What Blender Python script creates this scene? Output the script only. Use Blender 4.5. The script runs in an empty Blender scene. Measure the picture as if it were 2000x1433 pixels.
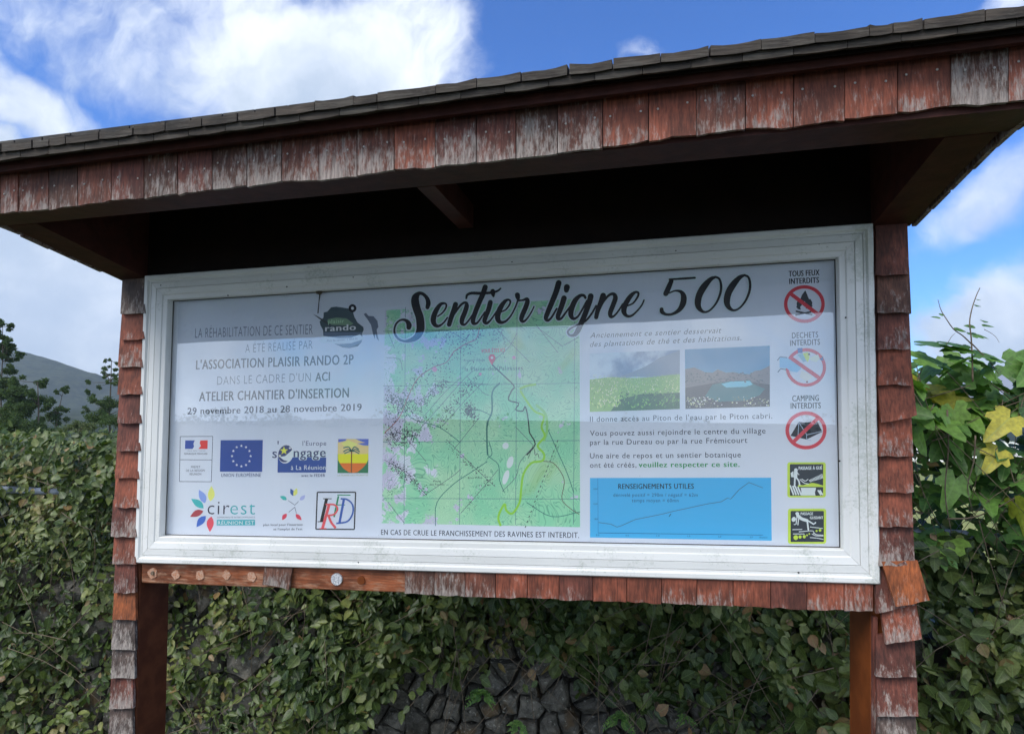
import bpy, bmesh, math, random
import numpy as np
from mathutils import Vector, Matrix

random.seed(7); rng = np.random.default_rng(11)
S = bpy.context.scene
COL = S.collection

# ------------------------------------------------------------------ camera
CAM = np.array([1.4313, -1.5964, 1.6])
RW = np.array([[0.9818, 0.1896, 0.0077], [-0.0013, 0.0476, -0.9989], [-0.1898, 0.9807, 0.047]])
FP = 1200.0; CX, CY = 1000.0, 716.5
cam_d = bpy.data.cameras.new('camera'); cam_d.lens = FP/2000*36; cam_d.sensor_width = 36
cam_d.clip_start = 0.02; cam_d.clip_end = 20000
cam = bpy.data.objects.new('camera', cam_d); COL.objects.link(cam)
m3 = Matrix([RW[0], -RW[1], -RW[2]]).transposed().to_quaternion().to_matrix()
cam.matrix_world = Matrix.Translation(Vector(CAM)) @ m3.to_4x4()
S.camera = cam

# ------------------------------------------------------------------ sky, sun, exposure
SUN_EL, SUN_AZ = 48.0, 215.0          # azimuth clockwise from +Y (into the scene): 215 = behind the camera, to the left
SKY_STRENGTH = 0.1
S.view_settings.view_transform = 'Standard'; S.view_settings.look = 'None'
S.view_settings.gamma = 1; S.view_settings.use_curve_mapping = False
S.view_settings.exposure = 0.9
S.cycles.max_bounces = 8; S.cycles.transparent_max_bounces = 12
S.cycles.use_denoising = True

def nn(nt, t, **kw):
    n = nt.nodes.new(t)
    for k, v in kw.items(): setattr(n, k, v)
    return n
def math_node(nt, op, a, b=None, clamp=False):
    n = nn(nt, 'ShaderNodeMath', operation=op, use_clamp=clamp)
    for i, v in enumerate((a, b)):
        if v is None: continue
        if isinstance(v, (int, float)): n.inputs[i].default_value = v
        else: nt.links.new(v, n.inputs[i])
    return n.outputs[0]
def mix_col(nt, fac, a, b, blend='MIX'):
    n = nn(nt, 'ShaderNodeMix', data_type='RGBA', blend_type=blend)
    for idx, v in ((0, fac), (6, a), (7, b)):
        if isinstance(v, (int, float)): n.inputs[idx].default_value = v
        elif isinstance(v, (tuple, list)): n.inputs[idx].default_value = (*v[:3], 1)
        else: nt.links.new(v, n.inputs[idx])
    return n.outputs[2]
def map_range(nt, v, a, b, c=0.0, d=1.0, smooth=True):
    n = nn(nt, 'ShaderNodeMapRange', interpolation_type='SMOOTHSTEP' if smooth else 'LINEAR')
    nt.links.new(v, n.inputs[0])
    for i, x in enumerate((a, b, c, d)): n.inputs[i+1].default_value = x
    return n.outputs[0]
def noise(nt, vec, scale, detail=4, rough=0.55, dist=0.0):
    n = nn(nt, 'ShaderNodeTexNoise'); n.inputs['Scale'].default_value = scale
    n.inputs['Detail'].default_value = detail; n.inputs['Roughness'].default_value = rough
    n.inputs['Distortion'].default_value = dist
    if vec is not None: nt.links.new(vec, n.inputs['Vector'])
    return n.outputs['Fac'], n.outputs['Color']
def vmath(nt, op, a, b):
    n = nn(nt, 'ShaderNodeVectorMath', operation=op)
    for i, v in enumerate((a, b)):
        if isinstance(v, (tuple, list)): n.inputs[i].default_value = v
        else: nt.links.new(v, n.inputs[i])
    return n.outputs['Value'] if op in ('DOT_PRODUCT', 'LENGTH') else n.outputs['Vector']

def build_world():
    W = bpy.data.worlds.new('World'); S.world = W; W.use_nodes = True
    nt = W.node_tree; nt.nodes.clear()
    out = nn(nt, 'ShaderNodeOutputWorld'); bg = nn(nt, 'ShaderNodeBackground')
    bg.inputs[1].default_value = SKY_STRENGTH
    nt.links.new(bg.outputs[0], out.inputs[0])
    sky = nn(nt, 'ShaderNodeTexSky', sky_type='NISHITA', sun_disc=False)
    sky.sun_elevation = math.radians(SUN_EL); sky.sun_rotation = math.radians(SUN_AZ)
    sky.altitude = 900; sky.air_density = 1.0; sky.dust_density = 0.3; sky.ozone_density = 3.0
    blue = mix_col(nt, 1.0, sky.outputs[0], (0.36, 0.70, 1.18), 'MULTIPLY')
    tc = nn(nt, 'ShaderNodeTexCoord'); d = tc.outputs['Generated']
    _, warp = noise(nt, d, 3.2, 5, 0.6)
    wv = vmath(nt, 'SUBTRACT', warp, (0.5, 0.5, 0.5)); wv = vmath(nt, 'MULTIPLY', wv, (0.16, 0.16, 0.16))
    dw = vmath(nt, 'ADD', d, wv)
    # cloud banks: azimuth and elevation of the middle, half width and half height, tilt (degrees), weight
    banks = [(-29, 28, 12, 6, 12, 1.0), (-36, 34, 14, 6, 0, .72), (-21, 31, 7, 7, -20, .78), (-47, 27, 8, 5, 10, .56), (-51, 21, 5.5, 2.4, -28, .95), (-45.5, 19.5, 4.5, 1.0, -50, .5), (-53, 17, 4.5, 2.5, -35, 1.0),
             (-48, 5, 15, 9, 0, 1.6), (-62, 8, 14, 14, 0, 1.5), (-33, 2, 12, 5, 0, 1.2), (-70, 30, 18, 9, 10, .9),
             (27.5, 14, 6, 2.6, 50, .72), (28, 4.5, 5.5, 4.2, 10, 1.15), (35, 5, 8, 5, 0, 1.2), (29.5, 28.5, 4, 2.2, 20, .85), (1.4, 29.5, 2.5, 1.2, 0, .42), (36, 20, 7, 3, 50, .5), (10, 3, 12, 3, 0, .8), (176, 4, 24, 9, 0, .9), (203, 1, 12, 6, 10, .75), (228, 5, 16, 8, 8, .95)]
    acc = None
    for az, el, ra, rb, tilt, wt in banks:
        a, e, t = math.radians(az), math.radians(el), math.radians(tilt)
        c = Vector((math.sin(a)*math.cos(e), math.cos(a)*math.cos(e), math.sin(e)))
        right = Vector((math.cos(a), -math.sin(a), 0)); up = right.cross(c)
        t1 = right*math.cos(t) + up*math.sin(t); t2 = -right*math.sin(t) + up*math.cos(t)
        diff = vmath(nt, 'SUBTRACT', dw, tuple(c))
        k1, k2 = 1/math.radians(ra), 1/math.radians(rb)
        x = vmath(nt, 'DOT_PRODUCT', diff, tuple(t1*k1)); y = vmath(nt, 'DOT_PRODUCT', diff, tuple(t2*k2)); z = vmath(nt, 'DOT_PRODUCT', diff, tuple(c*3))
        cb = nn(nt, 'ShaderNodeCombineXYZ')
        for i, q in enumerate((x, y, z)): nt.links.new(q, cb.inputs[i])
        g = map_range(nt, vmath(nt, 'LENGTH', cb.outputs[0], (0, 0, 0)), 0.35, 1.45, wt, 0.0)
        acc = g if acc is None else math_node(nt, 'MAXIMUM', acc, g)
    # general broken cloud over the part of the sky behind the camera
    sep = nn(nt, 'ShaderNodeSeparateXYZ'); nt.links.new(d, sep.inputs[0])
    back = map_range(nt, sep.outputs[1], 0.25, -0.25, 0.0, 1.0)
    gen, _ = noise(nt, d, 2.3, 3, 0.5)
    genm = map_range(nt, gen, 0.40, 0.55, 0.25, 1.0)
    acc = math_node(nt, 'MAXIMUM', acc, math_node(nt, 'MULTIPLY', back, genm))
    stretch = nn(nt, 'ShaderNodeMapping'); stretch.inputs['Rotation'].default_value = (0.3, 0.5, 0.2)
    stretch.inputs['Scale'].default_value = (1, 1.6, 1); nt.links.new(dw, stretch.inputs[0])
    f1, _ = noise(nt, stretch.outputs[0], 5.0, 9, 0.62, 0.35)
    dens = math_node(nt, 'ADD', acc, math_node(nt, 'MULTIPLY', math_node(nt, 'SUBTRACT', f1, 0.5), 2.0))
    mask = map_range(nt, dens, 0.18, 1.05)
    f2, _ = noise(nt, dw, 4.0, 6, 0.6)
    lum = map_range(nt, math_node(nt, 'ADD', f2, math_node(nt, 'MULTIPLY', sep.outputs[2], 0.55)), 0.48, 0.86)
    cc = mix_col(nt, lum, (3.1, 3.75, 4.7), (6.1, 6.5, 7.0))
    glow = map_range(nt, sep.outputs[1], 0.2, -0.4, 1.0, 1.95)
    cc = mix_col(nt, 1.0, cc, glow, 'MULTIPLY')
    final = mix_col(nt, math_node(nt, 'MULTIPLY', mask, 0.96), blue, cc)
    nt.links.new(final, bg.inputs[0])
build_world()

sd = bpy.data.lights.new('sun', 'SUN'); sd.energy = 1.5; sd.angle = math.radians(28); sd.color = (1, .95, .88)
sun = bpy.data.objects.new('sun', sd); COL.objects.link(sun)
a, e = math.radians(SUN_AZ), math.radians(SUN_EL)
sdir = Vector((math.sin(a)*math.cos(e), math.cos(a)*math.cos(e), math.sin(e)))
sun.rotation_euler = sdir.to_track_quat('Z', 'Y').to_euler()

# ------------------------------------------------------------------ helpers
# sight lines of the survey used to set positions on known planes of the real place
def ray(p): return RW.T @ np.array([(p[0]-CX)/FP, (p[1]-CY)/FP, 1.0])
def aty(p, y):
    d = ray(p); return Vector(CAM + d*(y-CAM[1])/d[1])
def atx(p, x):
    d = ray(p); return Vector(CAM + d*(x-CAM[0])/d[0])
K = 0.0338                       # the whole board leans: its level lines climb this much to the right
ZT = 1.951; ZB = ZT-0.8488       # top and bottom of the case at x = 0
def zl(z, x): return z + K*x

def srgb(r, g, b):
    f = lambda c: (c/255/12.92) if c/255 <= .04045 else ((c/255+.055)/1.055)**2.4
    return (f(r), f(g), f(b))

MATS = {}
def pmat(name, col, rough=0.6, metal=0.0, spec=0.5):
    if name in MATS: return MATS[name]
    m = bpy.data.materials.new(name); m.use_nodes = True
    b = m.node_tree.nodes['Principled BSDF']
    b.inputs['Base Color'].default_value = (*col, 1); b.inputs['Roughness'].default_value = rough
    b.inputs['Metallic'].default_value = metal; b.inputs['Specular IOR Level'].default_value = spec
    MATS[name] = m; return m

def link_mesh(name, verts, faces, mats, parent=None, mat_idx=None, center=True, smooth=False):
    me = bpy.data.meshes.new(name)
    verts = [Vector(v) for v in verts]
    o = bpy.data.objects.new(name, me)
    base = Vector((0, 0, 0))
    if center and verts:
        base = sum(verts, Vector((0, 0, 0)))/len(verts)
    ploc = parent['_w'] if (parent is not None and '_w' in parent) else (0, 0, 0)
    ploc = Vector(ploc)
    me.from_pydata([tuple(v-base) for v in verts], [], faces)
    for mm in (mats if isinstance(mats, (list, tuple)) else [mats]): me.materials.append(mm)
    if mat_idx is not None: me.polygons.foreach_set('material_index', mat_idx)
    if smooth: me.polygons.foreach_set('use_smooth', [True]*len(faces))
    me.update()
    COL.objects.link(o)
    if parent is not None: o.parent = parent; o.location = base-ploc
    else: o.location = base
    WORLD[o.name] = base
    o['_w'] = tuple(base)
    return o
WORLD = {}
def thing(name, label, cat, loc, group=None):
    o = bpy.data.objects.new(name, None); COL.objects.link(o); o.location = loc
    o['label'] = label; o['category'] = cat; o['_w'] = tuple(loc)
    o.empty_display_size = 0.1
    if group: o['group'] = group
    return o
def tag(o, label=None, cat=None, kind=None, group=None):
    if label: o['label'] = label
    if cat: o['category'] = cat
    if kind: o['kind'] = kind
    if group: o['group'] = group
    return o

def hexa(front, back):
    """eight corners: front quad (tl,tr,br,bl), back quad same order"""
    v = list(front)+list(back)
    f = [(0, 3, 2, 1), (4, 5, 6, 7), (0, 1, 5, 4), (1, 2, 6, 5), (2, 3, 7, 6), (3, 0, 4, 7)]
    return v, f
def box(x0, x1, y0, y1, z0, z1, lean=True):
    g = (lambda z, x: zl(z, x)) if lean else (lambda z, x: z)
    fr = [(x0, y0, g(z1, x0)), (x1, y0, g(z1, x1)), (x1, y0, g(z0, x1)), (x0, y0, g(z0, x0))]
    bk = [(a, y1, c) for a, _, c in fr]
    return hexa(fr, bk)
def bevel(o, w=0.003, seg=2):
    md = o.modifiers.new('bevel', 'BEVEL'); md.width = w; md.segments = seg; md.limit_method = 'ANGLE'; md.angle_limit = math.radians(40)
    return o
def tube_data(pts, radii, n=6):
    V, F = [], []
    pts = [Vector(p) for p in pts]
    for i, p in enumerate(pts):
        t = (pts[min(i+1, len(pts)-1)]-pts[max(i-1, 0)]).normalized()
        ax = t.cross(Vector((0.3, 1, 0.2))).normalized(); bx = t.cross(ax)
        r = radii[i] if isinstance(radii, (list, tuple)) else radii
        for k in range(n):
            q = 2*math.pi*k/n; V.append(p+ax*(r*math.cos(q))+bx*(r*math.sin(q)))
    for i in range(len(pts)-1):
        for k in range(n):
            k2 = (k+1) % n; F.append((i*n+k, i*n+k2, (i+1)*n+k2, (i+1)*n+k))
    F.append(tuple(range(n))[::-1]); F.append(tuple(range((len(pts)-1)*n, len(pts)*n)))
    return V, F
def join_data(items):
    V, F = [], []
    for v, f in items:
        o = len(V); V += [Vector(x) for x in v]; F += [tuple(i+o for i in q) for q in f]
    return V, F
def catmull(pts, n=6):
    P = [np.array(p, float) for p in pts]; P = [2*P[0]-P[1]]+P+[2*P[-1]-P[-2]]; out = []
    for i in range(1, len(P)-2):
        for k in range(n):
            t = k/n
            out.append(0.5*((2*P[i])+(-P[i-1]+P[i+1])*t+(2*P[i-1]-5*P[i]+4*P[i+1]-P[i+2])*t*t+(-P[i-1]+3*P[i]-3*P[i+1]+P[i+2])*t**3))
    out.append(P[-2]); return out

# ------------------------------------------------------------------ materials
def wood_shingle_mat(name, gray=(0.42, 0.37, 0.33), rough=0.75, bump=0.35, horiz=False):
    m = bpy.data.materials.new(name); m.use_nodes = True; nt = m.node_tree
    b = nt.nodes['Principled BSDF']; b.inputs['Roughness'].default_value = rough
    tc = nn(nt, 'ShaderNodeTexCoord'); oi = nn(nt, 'ShaderNodeObjectInfo')
    cb = nn(nt, 'ShaderNodeCombineXYZ')
    for i, k in enumerate((37.0, 11.0, 23.0)): nt.links.new(math_node(nt, 'MULTIPLY', oi.outputs['Random'], k), cb.inputs[i])
    v = vmath(nt, 'ADD', tc.outputs['Object'], cb.outputs[0])
    mp = nn(nt, 'ShaderNodeMapping'); nt.links.new(v, mp.inputs[0])
    mp.inputs['Scale'].default_value = (4, 30, 60) if horiz else (60, 60, 7)
    g, _ = noise(nt, mp.outputs[0], 3.2, 7, 0.7)
    mp2 = nn(nt, 'ShaderNodeMapping'); nt.links.new(v, mp2.inputs[0])
    mp2.inputs['Scale'].default_value = (0.35, 1, 1) if horiz else (1, 1, 0.38)
    w, _ = noise(nt, mp2.outputs[0], 70, 8, 0.72)
    w2, _ = noise(nt, v, 14, 3, 0.5)
    sp = nn(nt, 'ShaderNodeSeparateXYZ'); nt.links.new(tc.outputs['Generated'], sp.inputs[0])
    bottom = map_range(nt, sp.outputs[2], 0.0, 0.8, 1.0, 0.0, smooth=False)
    al = oi.outputs['Alpha']
    s = math_node(nt, 'ADD', w, math_node(nt, 'MULTIPLY', w2, 0.35))
    s = math_node(nt, 'ADD', s, math_node(nt, 'MULTIPLY', bottom, 0.26))
    s = math_node(nt, 'ADD', s, math_node(nt, 'MULTIPLY', g, 0.28))
    s = math_node(nt, 'ADD', s, math_node(nt, 'MULTIPLY', al, 0.28))
    fine, _ = noise(nt, mp.outputs[0], 9, 6, 0.75)
    s = math_node(nt, 'ADD', s, math_node(nt, 'MULTIPLY', math_node(nt, 'SUBTRACT', fine, 0.5), 0.55))
    mask = map_range(nt, s, 1.11, 1.33)
    gr = map_range(nt, g, .32, .68, .5, 1.3)
    base = mix_col(nt, 1.0, oi.outputs['Color'], gr, 'MULTIPLY')
    blot = map_range(nt, w2, 0.3, 0.7, 0.5, 1.15)
    base = mix_col(nt, 1.0, base, blot, 'MULTIPLY')
    gcol = mix_col(nt, map_range(nt, g, .35, .7), tuple(c*.45 for c in gray), gray)
    col = mix_col(nt, math_node(nt, 'MULTIPLY', mask, 0.82), base, gcol)
    nt.links.new(col, b.inputs['Base Color'])
    bp = nn(nt, 'ShaderNodeBump'); bp.inputs['Strength'].default_value = bump; bp.inputs['Distance'].default_value = 0.003
    nt.links.new(math_node(nt, 'ADD', g, math_node(nt, 'MULTIPLY', mask, 0.3)), bp.inputs['Height'])
    nt.links.new(bp.outputs[0], b.inputs['Normal'])
    return m
M_SH = wood_shingle_mat('painted_cedar')
M_SHH = wood_shingle_mat('painted_timber_horizontal', horiz=True, bump=0.2, gray=(0.45, 0.26, 0.16), rough=0.5)
M_ROOF = wood_shingle_mat('weathered_roof_shingle', gray=(0.10, 0.088, 0.072), rough=0.9, bump=0.6, horiz=True)

def white_mat():
    m = bpy.data.materials.new('white_pvc'); m.use_nodes = True; nt = m.node_tree
    b = nt.nodes['Principled BSDF']; b.inputs['Roughness'].default_value = 0.38
    tc = nn(nt, 'ShaderNodeTexCoord'); geo = nn(nt, 'ShaderNodeNewGeometry')
    p = geo.outputs['Position']
    n1, _ = noise(nt, p, 9, 4, 0.6); n2, _ = noise(nt, p, 160, 5, 0.75); n3, _ = noise(nt, p, 3.0, 2, 0.5)
    sp = nn(nt, 'ShaderNodeSeparateXYZ'); nt.links.new(p, sp.inputs[0])
    right = map_range(nt, sp.outputs[0], 1.93, 1.985, 0, 0.13)
    low = map_range(nt, sp.outputs[2], 1.28, 1.12, 0, 0.05)
    top = map_range(nt, sp.outputs[2], 1.80, 1.93, 0, 0.02)
    s = math_node(nt, 'ADD', math_node(nt, 'MULTIPLY', n1, 0.75), math_node(nt, 'MULTIPLY', n2, 0.55))
    for q in (right, low, top): s = math_node(nt, 'ADD', s, q)
    mask = map_range(nt, s, 0.72, 0.88)
    dots = map_range(nt, n2, 0.66, 0.71, 0, 0.8)
    soft = map_range(nt, n3, 0.35, 0.7, 0.9, 1.0)
    base = mix_col(nt, 1.0, (0.77, 0.77, 0.745), soft, 'MULTIPLY')
    c = mix_col(nt, math_node(nt, 'MULTIPLY', mask, 0.5), base, (0.36, 0.40, 0.33))
    c = mix_col(nt, math_node(nt, 'MULTIPLY', dots, mask), c, (0.12, 0.12, 0.10))
    nt.links.new(c, b.inputs['Base Color'])
    bp = nn(nt, 'ShaderNodeBump'); bp.inputs['Strength'].default_value = 0.08; bp.inputs['Distance'].default_value = 0.002
    nt.links.new(n2, bp.inputs['Height']); nt.links.new(bp.outputs[0], b.inputs['Normal'])
    return m
M_WHITE = white_mat()

def noise_mat(name, c1, c2, scale=8, rough=0.8, bump=0.2, c3=None, dist=0.01, detail=6):
    m = bpy.data.materials.new(name); m.use_nodes = True; nt = m.node_tree
    b = nt.nodes['Principled BSDF']; b.inputs['Roughness'].default_value = rough
    if 'timber' in name: b.inputs['Specular IOR Level'].default_value = .15
    geo = nn(nt, 'ShaderNodeNewGeometry'); n1, _ = noise(nt, geo.outputs['Position'], scale, detail, 0.6)
    c = mix_col(nt, map_range(nt, n1, 0.35, 0.65), c1, c2)
    if c3:
        n2, _ = noise(nt, geo.outputs['Position'], scale*2.7, 4, 0.6)
        c = mix_col(nt, map_range(nt, n2, 0.55, 0.68), c, c3)
    nt.links.new(c, b.inputs['Base Color'])
    bp = nn(nt, 'ShaderNodeBump'); bp.inputs['Strength'].default_value = bump; bp.inputs['Distance'].default_value = dist
    nt.links.new(n1, bp.inputs['Height']); nt.links.new(bp.outputs[0], b.inputs['Normal'])
    return m
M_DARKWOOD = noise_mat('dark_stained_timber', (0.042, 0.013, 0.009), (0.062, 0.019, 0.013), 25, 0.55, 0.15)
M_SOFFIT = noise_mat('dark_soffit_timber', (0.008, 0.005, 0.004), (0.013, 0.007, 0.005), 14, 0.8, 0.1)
M_POST = noise_mat('stained_post_timber', (0.13, 0.035, 0.010), (0.20, 0.055, 0.014), 12, 0.5, 0.15)
M_NAIL = pmat('nail_head', (0.45, 0.42, 0.38), 0.35, 0.7)

def leaf_mat(name, cols, spec=0.5, rough=0.42, emit=None):
    m = bpy.data.materials.new(name); m.use_nodes = True; nt = m.node_tree
    b = nt.nodes['Principled BSDF']; out = nt.nodes['Material Output']
    at = nn(nt, 'ShaderNodeAttribute', attribute_name='tint'); cr = nn(nt, 'ShaderNodeValToRGB')
    oi = nn(nt, 'ShaderNodeObjectInfo')
    f = math_node(nt, 'ADD', at.outputs['Fac'], math_node(nt, 'MULTIPLY', oi.outputs['Random'], 0.04), clamp=True)
    nt.links.new(f, cr.inputs[0])
    e = cr.color_ramp.elements
    cols = sorted(cols, key=lambda q: q[0])
    e[0].position, e[0].color = cols[0][0], (*cols[0][1], 1); e[1].position, e[1].color = cols[-1][0], (*cols[-1][1], 1)
    for pos, c in cols[1:-1]:
        el = e.new(pos); el.color = (*c, 1)
    tc = nn(nt, 'ShaderNodeNewGeometry'); n1, _ = noise(nt, tc.outputs['Position'], 60, 3, 0.6)
    col = mix_col(nt, 1.0, cr.outputs[0], map_range(nt, n1, .3, .7, .75, 1.25), 'MULTIPLY')
    la = nn(nt, 'ShaderNodeAttribute', attribute_name='blade'); ls = nn(nt, 'ShaderNodeSeparateXYZ'); nt.links.new(la.outputs['Vector'], ls.inputs[0])
    ax_ = math_node(nt, 'ABSOLUTE', ls.outputs[0])
    rib = map_range(nt, ax_, .012, .035, 1, 0)
    sv = math_node(nt, 'FRACT', math_node(nt, 'MULTIPLY', math_node(nt, 'SUBTRACT', ls.outputs[1], math_node(nt, 'MULTIPLY', ax_, .8)), 6.0))
    side = map_range(nt, math_node(nt, 'ABSOLUTE', math_node(nt, 'SUBTRACT', sv, .5)), .03, .12, .55, 0)
    col = mix_col(nt, math_node(nt, 'MULTIPLY', math_node(nt, 'MAXIMUM', rib, side), .30), col, (.24, .34, .12))
    edge_, _ = noise(nt, tc.outputs['Position'], 22, 4, .7)
    col = mix_col(nt, map_range(nt, edge_, .64, .74, 0, .55), col, (.14, .10, .035))
    nt.links.new(col, b.inputs['Base Color']); b.inputs['Roughness'].default_value = rough
    b.inputs['Specular IOR Level'].default_value = spec
    tr = nn(nt, 'ShaderNodeBsdfTranslucent'); nt.links.new(mix_col(nt, 1.0, col, (1.3, 1.5, .5), 'MULTIPLY'), tr.inputs[0])
    mx = nn(nt, 'ShaderNodeMixShader'); mx.inputs[0].default_value = 0.26
    nt.links.new(b.outputs[0], mx.inputs[1]); nt.links.new(tr.outputs[0], mx.inputs[2]); nt.links.new(mx.outputs[0], out.inputs[0])
    return m
M_LEAF = leaf_mat('creeper_leaf', [(0, (.018, .036, .011)), (1, (.24, .13, .06)), (.25, (.036, .064, .016)), (.5, (.070, .100, .024)), (.72, (.12, .15, .040)), (.90, (.20, .22, .07)), (.94, (.20, .14, .06))], rough=.42, spec=.4)
M_GOURD = leaf_mat('gourd_leaf', [(0, (.030, .085, .018)), (1, (.45, .38, .03)), (.35, (.065, .15, .028)), (.7, (.12, .24, .04)), (.91, (.18, .30, .05)), (.945, (.42, .38, .04))], rough=.5)
M_DARKLEAF = leaf_mat('conifer_foliage', [(0, (.016, .036, .014)), (1, (.075, .10, .034)), (.5, (.030, .060, .020)), (.8, (.05, .082, .028))], spec=.2, rough=.7)
M_SHRUB = leaf_mat('pale_shrub_foliage', [(0, (.04, .055, .03)), (1, (.15, .16, .09)), (.5, (.07, .09, .045))], spec=.2, rough=.7)
M_STEM = noise_mat('vine_stem', (0.09, 0.065, 0.04), (0.16, 0.12, 0.08), 40, 0.8, 0.1)
M_BARK = noise_mat('tree_bark', (0.05, 0.04, 0.03), (0.10, 0.08, 0.06), 6, 0.9, 0.3)

# ------------------------------------------------------------------ ground, field, mountain
def heightfield(name, xs, ys, fz, mat, label):
    V = [(x, y, fz(x, y)) for y in ys for x in xs]; nx = len(xs)
    F = [(j*nx+i, j*nx+i+1, (j+1)*nx+i+1, (j+1)*nx+i) for j in range(len(ys)-1) for i in range(nx-1)]
    o = link_mesh(name, V, F, mat, center=False, smooth=True); tag(o, label=label, kind='structure'); return o
M_GROUND = noise_mat('worn_grass', (0.06, 0.075, 0.03), (0.10, 0.09, 0.06), 3, 0.95, 0.4, c3=(0.05, 0.08, 0.025))
M_FIELD = noise_mat('meadow_grass', (0.16, 0.19, 0.05), (0.24, 0.25, 0.08), 2.2, 0.95, 0.4, c3=(0.10, 0.13, 0.04))
merge = lambda L: sorted(set(round(v, 3) for v in L))
lin = lambda a, b, n: [a+(b-a)*i/(n-1) for i in range(n)]
def low_z(x, y):
    z = -0.24 + 0.03*max(-4, min(4, x)) + 0.02*math.sin(x*1.3+y)
    if y < -9: z -= 0.03*(-9-y)
    return z
heightfield('ground', merge(lin(-60, 60, 31)+lin(-5, 5, 21)), merge(lin(-160, -8, 20)+lin(-7.5, 1.22, 15)), low_z, M_GROUND, 'worn grass ground in front of the stone wall')
def up_z(x, y):
    if y < 1.3: return -.55
    z = 0.62 + 0.01*x if y < 9 else 0.62 - 0.10*(y-9)**1.02
    z = max(z, -22 - 0.002*y)
    return z + 0.03*math.sin(x*.9)*math.cos(y*.7)
heightfield('field', merge(lin(-900, 900, 37)+lin(-20, 20, 31)), merge([1.21]+lin(1.36, 12, 14)+lin(14, 46, 12)), up_z, M_FIELD, 'bright meadow beyond the vine covered fence')

def mountain():
    ridge = [(-500, 560), (-260, 612), (-120, 645), (0, 676), (30, 683), (60, 690), (95, 702), (130, 711), (150, 720), (190, 733), (250, 768), (330, 800), (480, 822), (800, 832), (1300, 836)]
    D = 1150.0
    def rz(x):
        P = [aty(p, D) for p in ridge]
        for a_, b_ in zip(P, P[1:]):
            if a_.x <= x <= b_.x:
                t = (x-a_.x)/(b_.x-a_.x); return min(235, a_.z*(1-t)+b_.z*t)
        return min(235, P[0].z) if x < P[0].x else P[-1].z
    xs = lin(-1700, 400, 120); ys = lin(430, 1150, 46)+lin(1180, 1700, 8)
    V = []
    for y in ys:
        for x in xs:
            r = rz(x+6*math.sin(x*.05)); t = min(1, max(0, (y-430)/720))
            if y > 1150: z = r - (y-1150)*.25
            else: z = -40 + (r+40)*(t**0.85)
            gully = 14*math.sin(x*.011+y*.004)+9*math.sin(x*.027+1.3)+5*math.sin(x*.06+y*.03)
            z += gully*t*(1-t)*2.2 + rng.normal(0, 1.1)*(0.3+t*.6)
            V.append((x, y, z))
    nx = len(xs)
    F = [(j*nx+i, j*nx+i+1, (j+1)*nx+i+1, (j+1)*nx+i) for j in range(len(ys)-1) for i in range(nx-1)]
    m = bpy.data.materials.new('mountain_forest'); m.use_nodes = True; nt = m.node_tree
    b = nt.nodes['Principled BSDF']; b.inputs['Roughness'].default_value = 1; b.inputs['Specular IOR Level'].default_value = 0.05
    geo = nn(nt, 'ShaderNodeNewGeometry')
    n1, _ = noise(nt, geo.outputs['Position'], .05, 8, .75); n2, _ = noise(nt, geo.outputs['Position'], .008, 4, .6)
    c = mix_col(nt, map_range(nt, n1, .38, .64), (.014, .030, .014), (.060, .080, .036))
    c = mix_col(nt, map_range(nt, n2, .5, .65, 0, .5), c, (.09, .10, .06))
    nt.links.new(c, b.inputs['Base Color'])
    bp = nn(nt, 'ShaderNodeBump'); bp.inputs['Distance'].default_value = 9; bp.inputs['Strength'].default_value = .9
    nt.links.new(n1, bp.inputs['Height']); nt.links.new(bp.outputs[0], b.inputs['Normal'])
    o = link_mesh('mountain', V, F, m, center=False, smooth=True)
    tag(o, label='dark forested mountain slope rising behind the trees at left', kind='structure')
    heightfield('valley', merge(lin(-1700, 1700, 41)+lin(-60, 60, 21)), merge(lin(45, 100, 12)+lin(120, 1700, 20)), lambda x, y: up_z(x, 46)-(min(y, 250)-45)*.1-2, m, 'wooded valley floor beyond the meadow')
mountain()

# ------------------------------------------------------------------ notice board: timber
NB = thing('notice_board', 'large roofed wooden trail board with cedar shingles, white glazed case and printed hiking poster', 'notice board', (1.0, 0.06, -0.2))
def part(name, vf, mat, parent=NB, **kw): return link_mesh(name, vf[0], vf[1], mat, parent, **kw)

def post(px_top, px_bot, side, y0, y1, xoff, name='post'):
    pass
# posts: each leans slightly, front faces just behind the shingles
def leaning_post(xt, xb, x2t, x2b, y0, y1, ztop, zbot, mat):
    fr = [(xt, y0, ztop), (x2t, y0, ztop), (x2b, y0, zbot), (xb, y0, zbot)]
    bk = [(a, y1, c) for a, _, c in fr]
    return bevel(part('post', hexa(fr, bk), mat), .003)
leaning_post(-.085, -.055, -.004, .024, 0.004, .122, 2.15, -.27, noise_mat('brown_post_timber', (0.07, 0.021, 0.011), (0.105, 0.034, 0.016), 18, .6, .15))
leaning_post(2.003, 1.967, 2.078, 2.045, 0.016, .158, 2.2, -.20, M_POST)
# lower beam under the case
V, F = [], []
bl = [aty((276, 1099), .004), aty((1706, 1138), .004), aty((1706, 1190), .004), aty((276, 1138), .004)]
bk = [Vector((v.x, .07, v.z)) for v in bl]
beam = part('lower_beam', hexa(bl, bk), M_SHH); beam.color = (.30, .085, .030, .62); bevel(beam, .003)
tag(beam, label='bare orange stained beam under the glazed case with round marks of lost caps')
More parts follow.
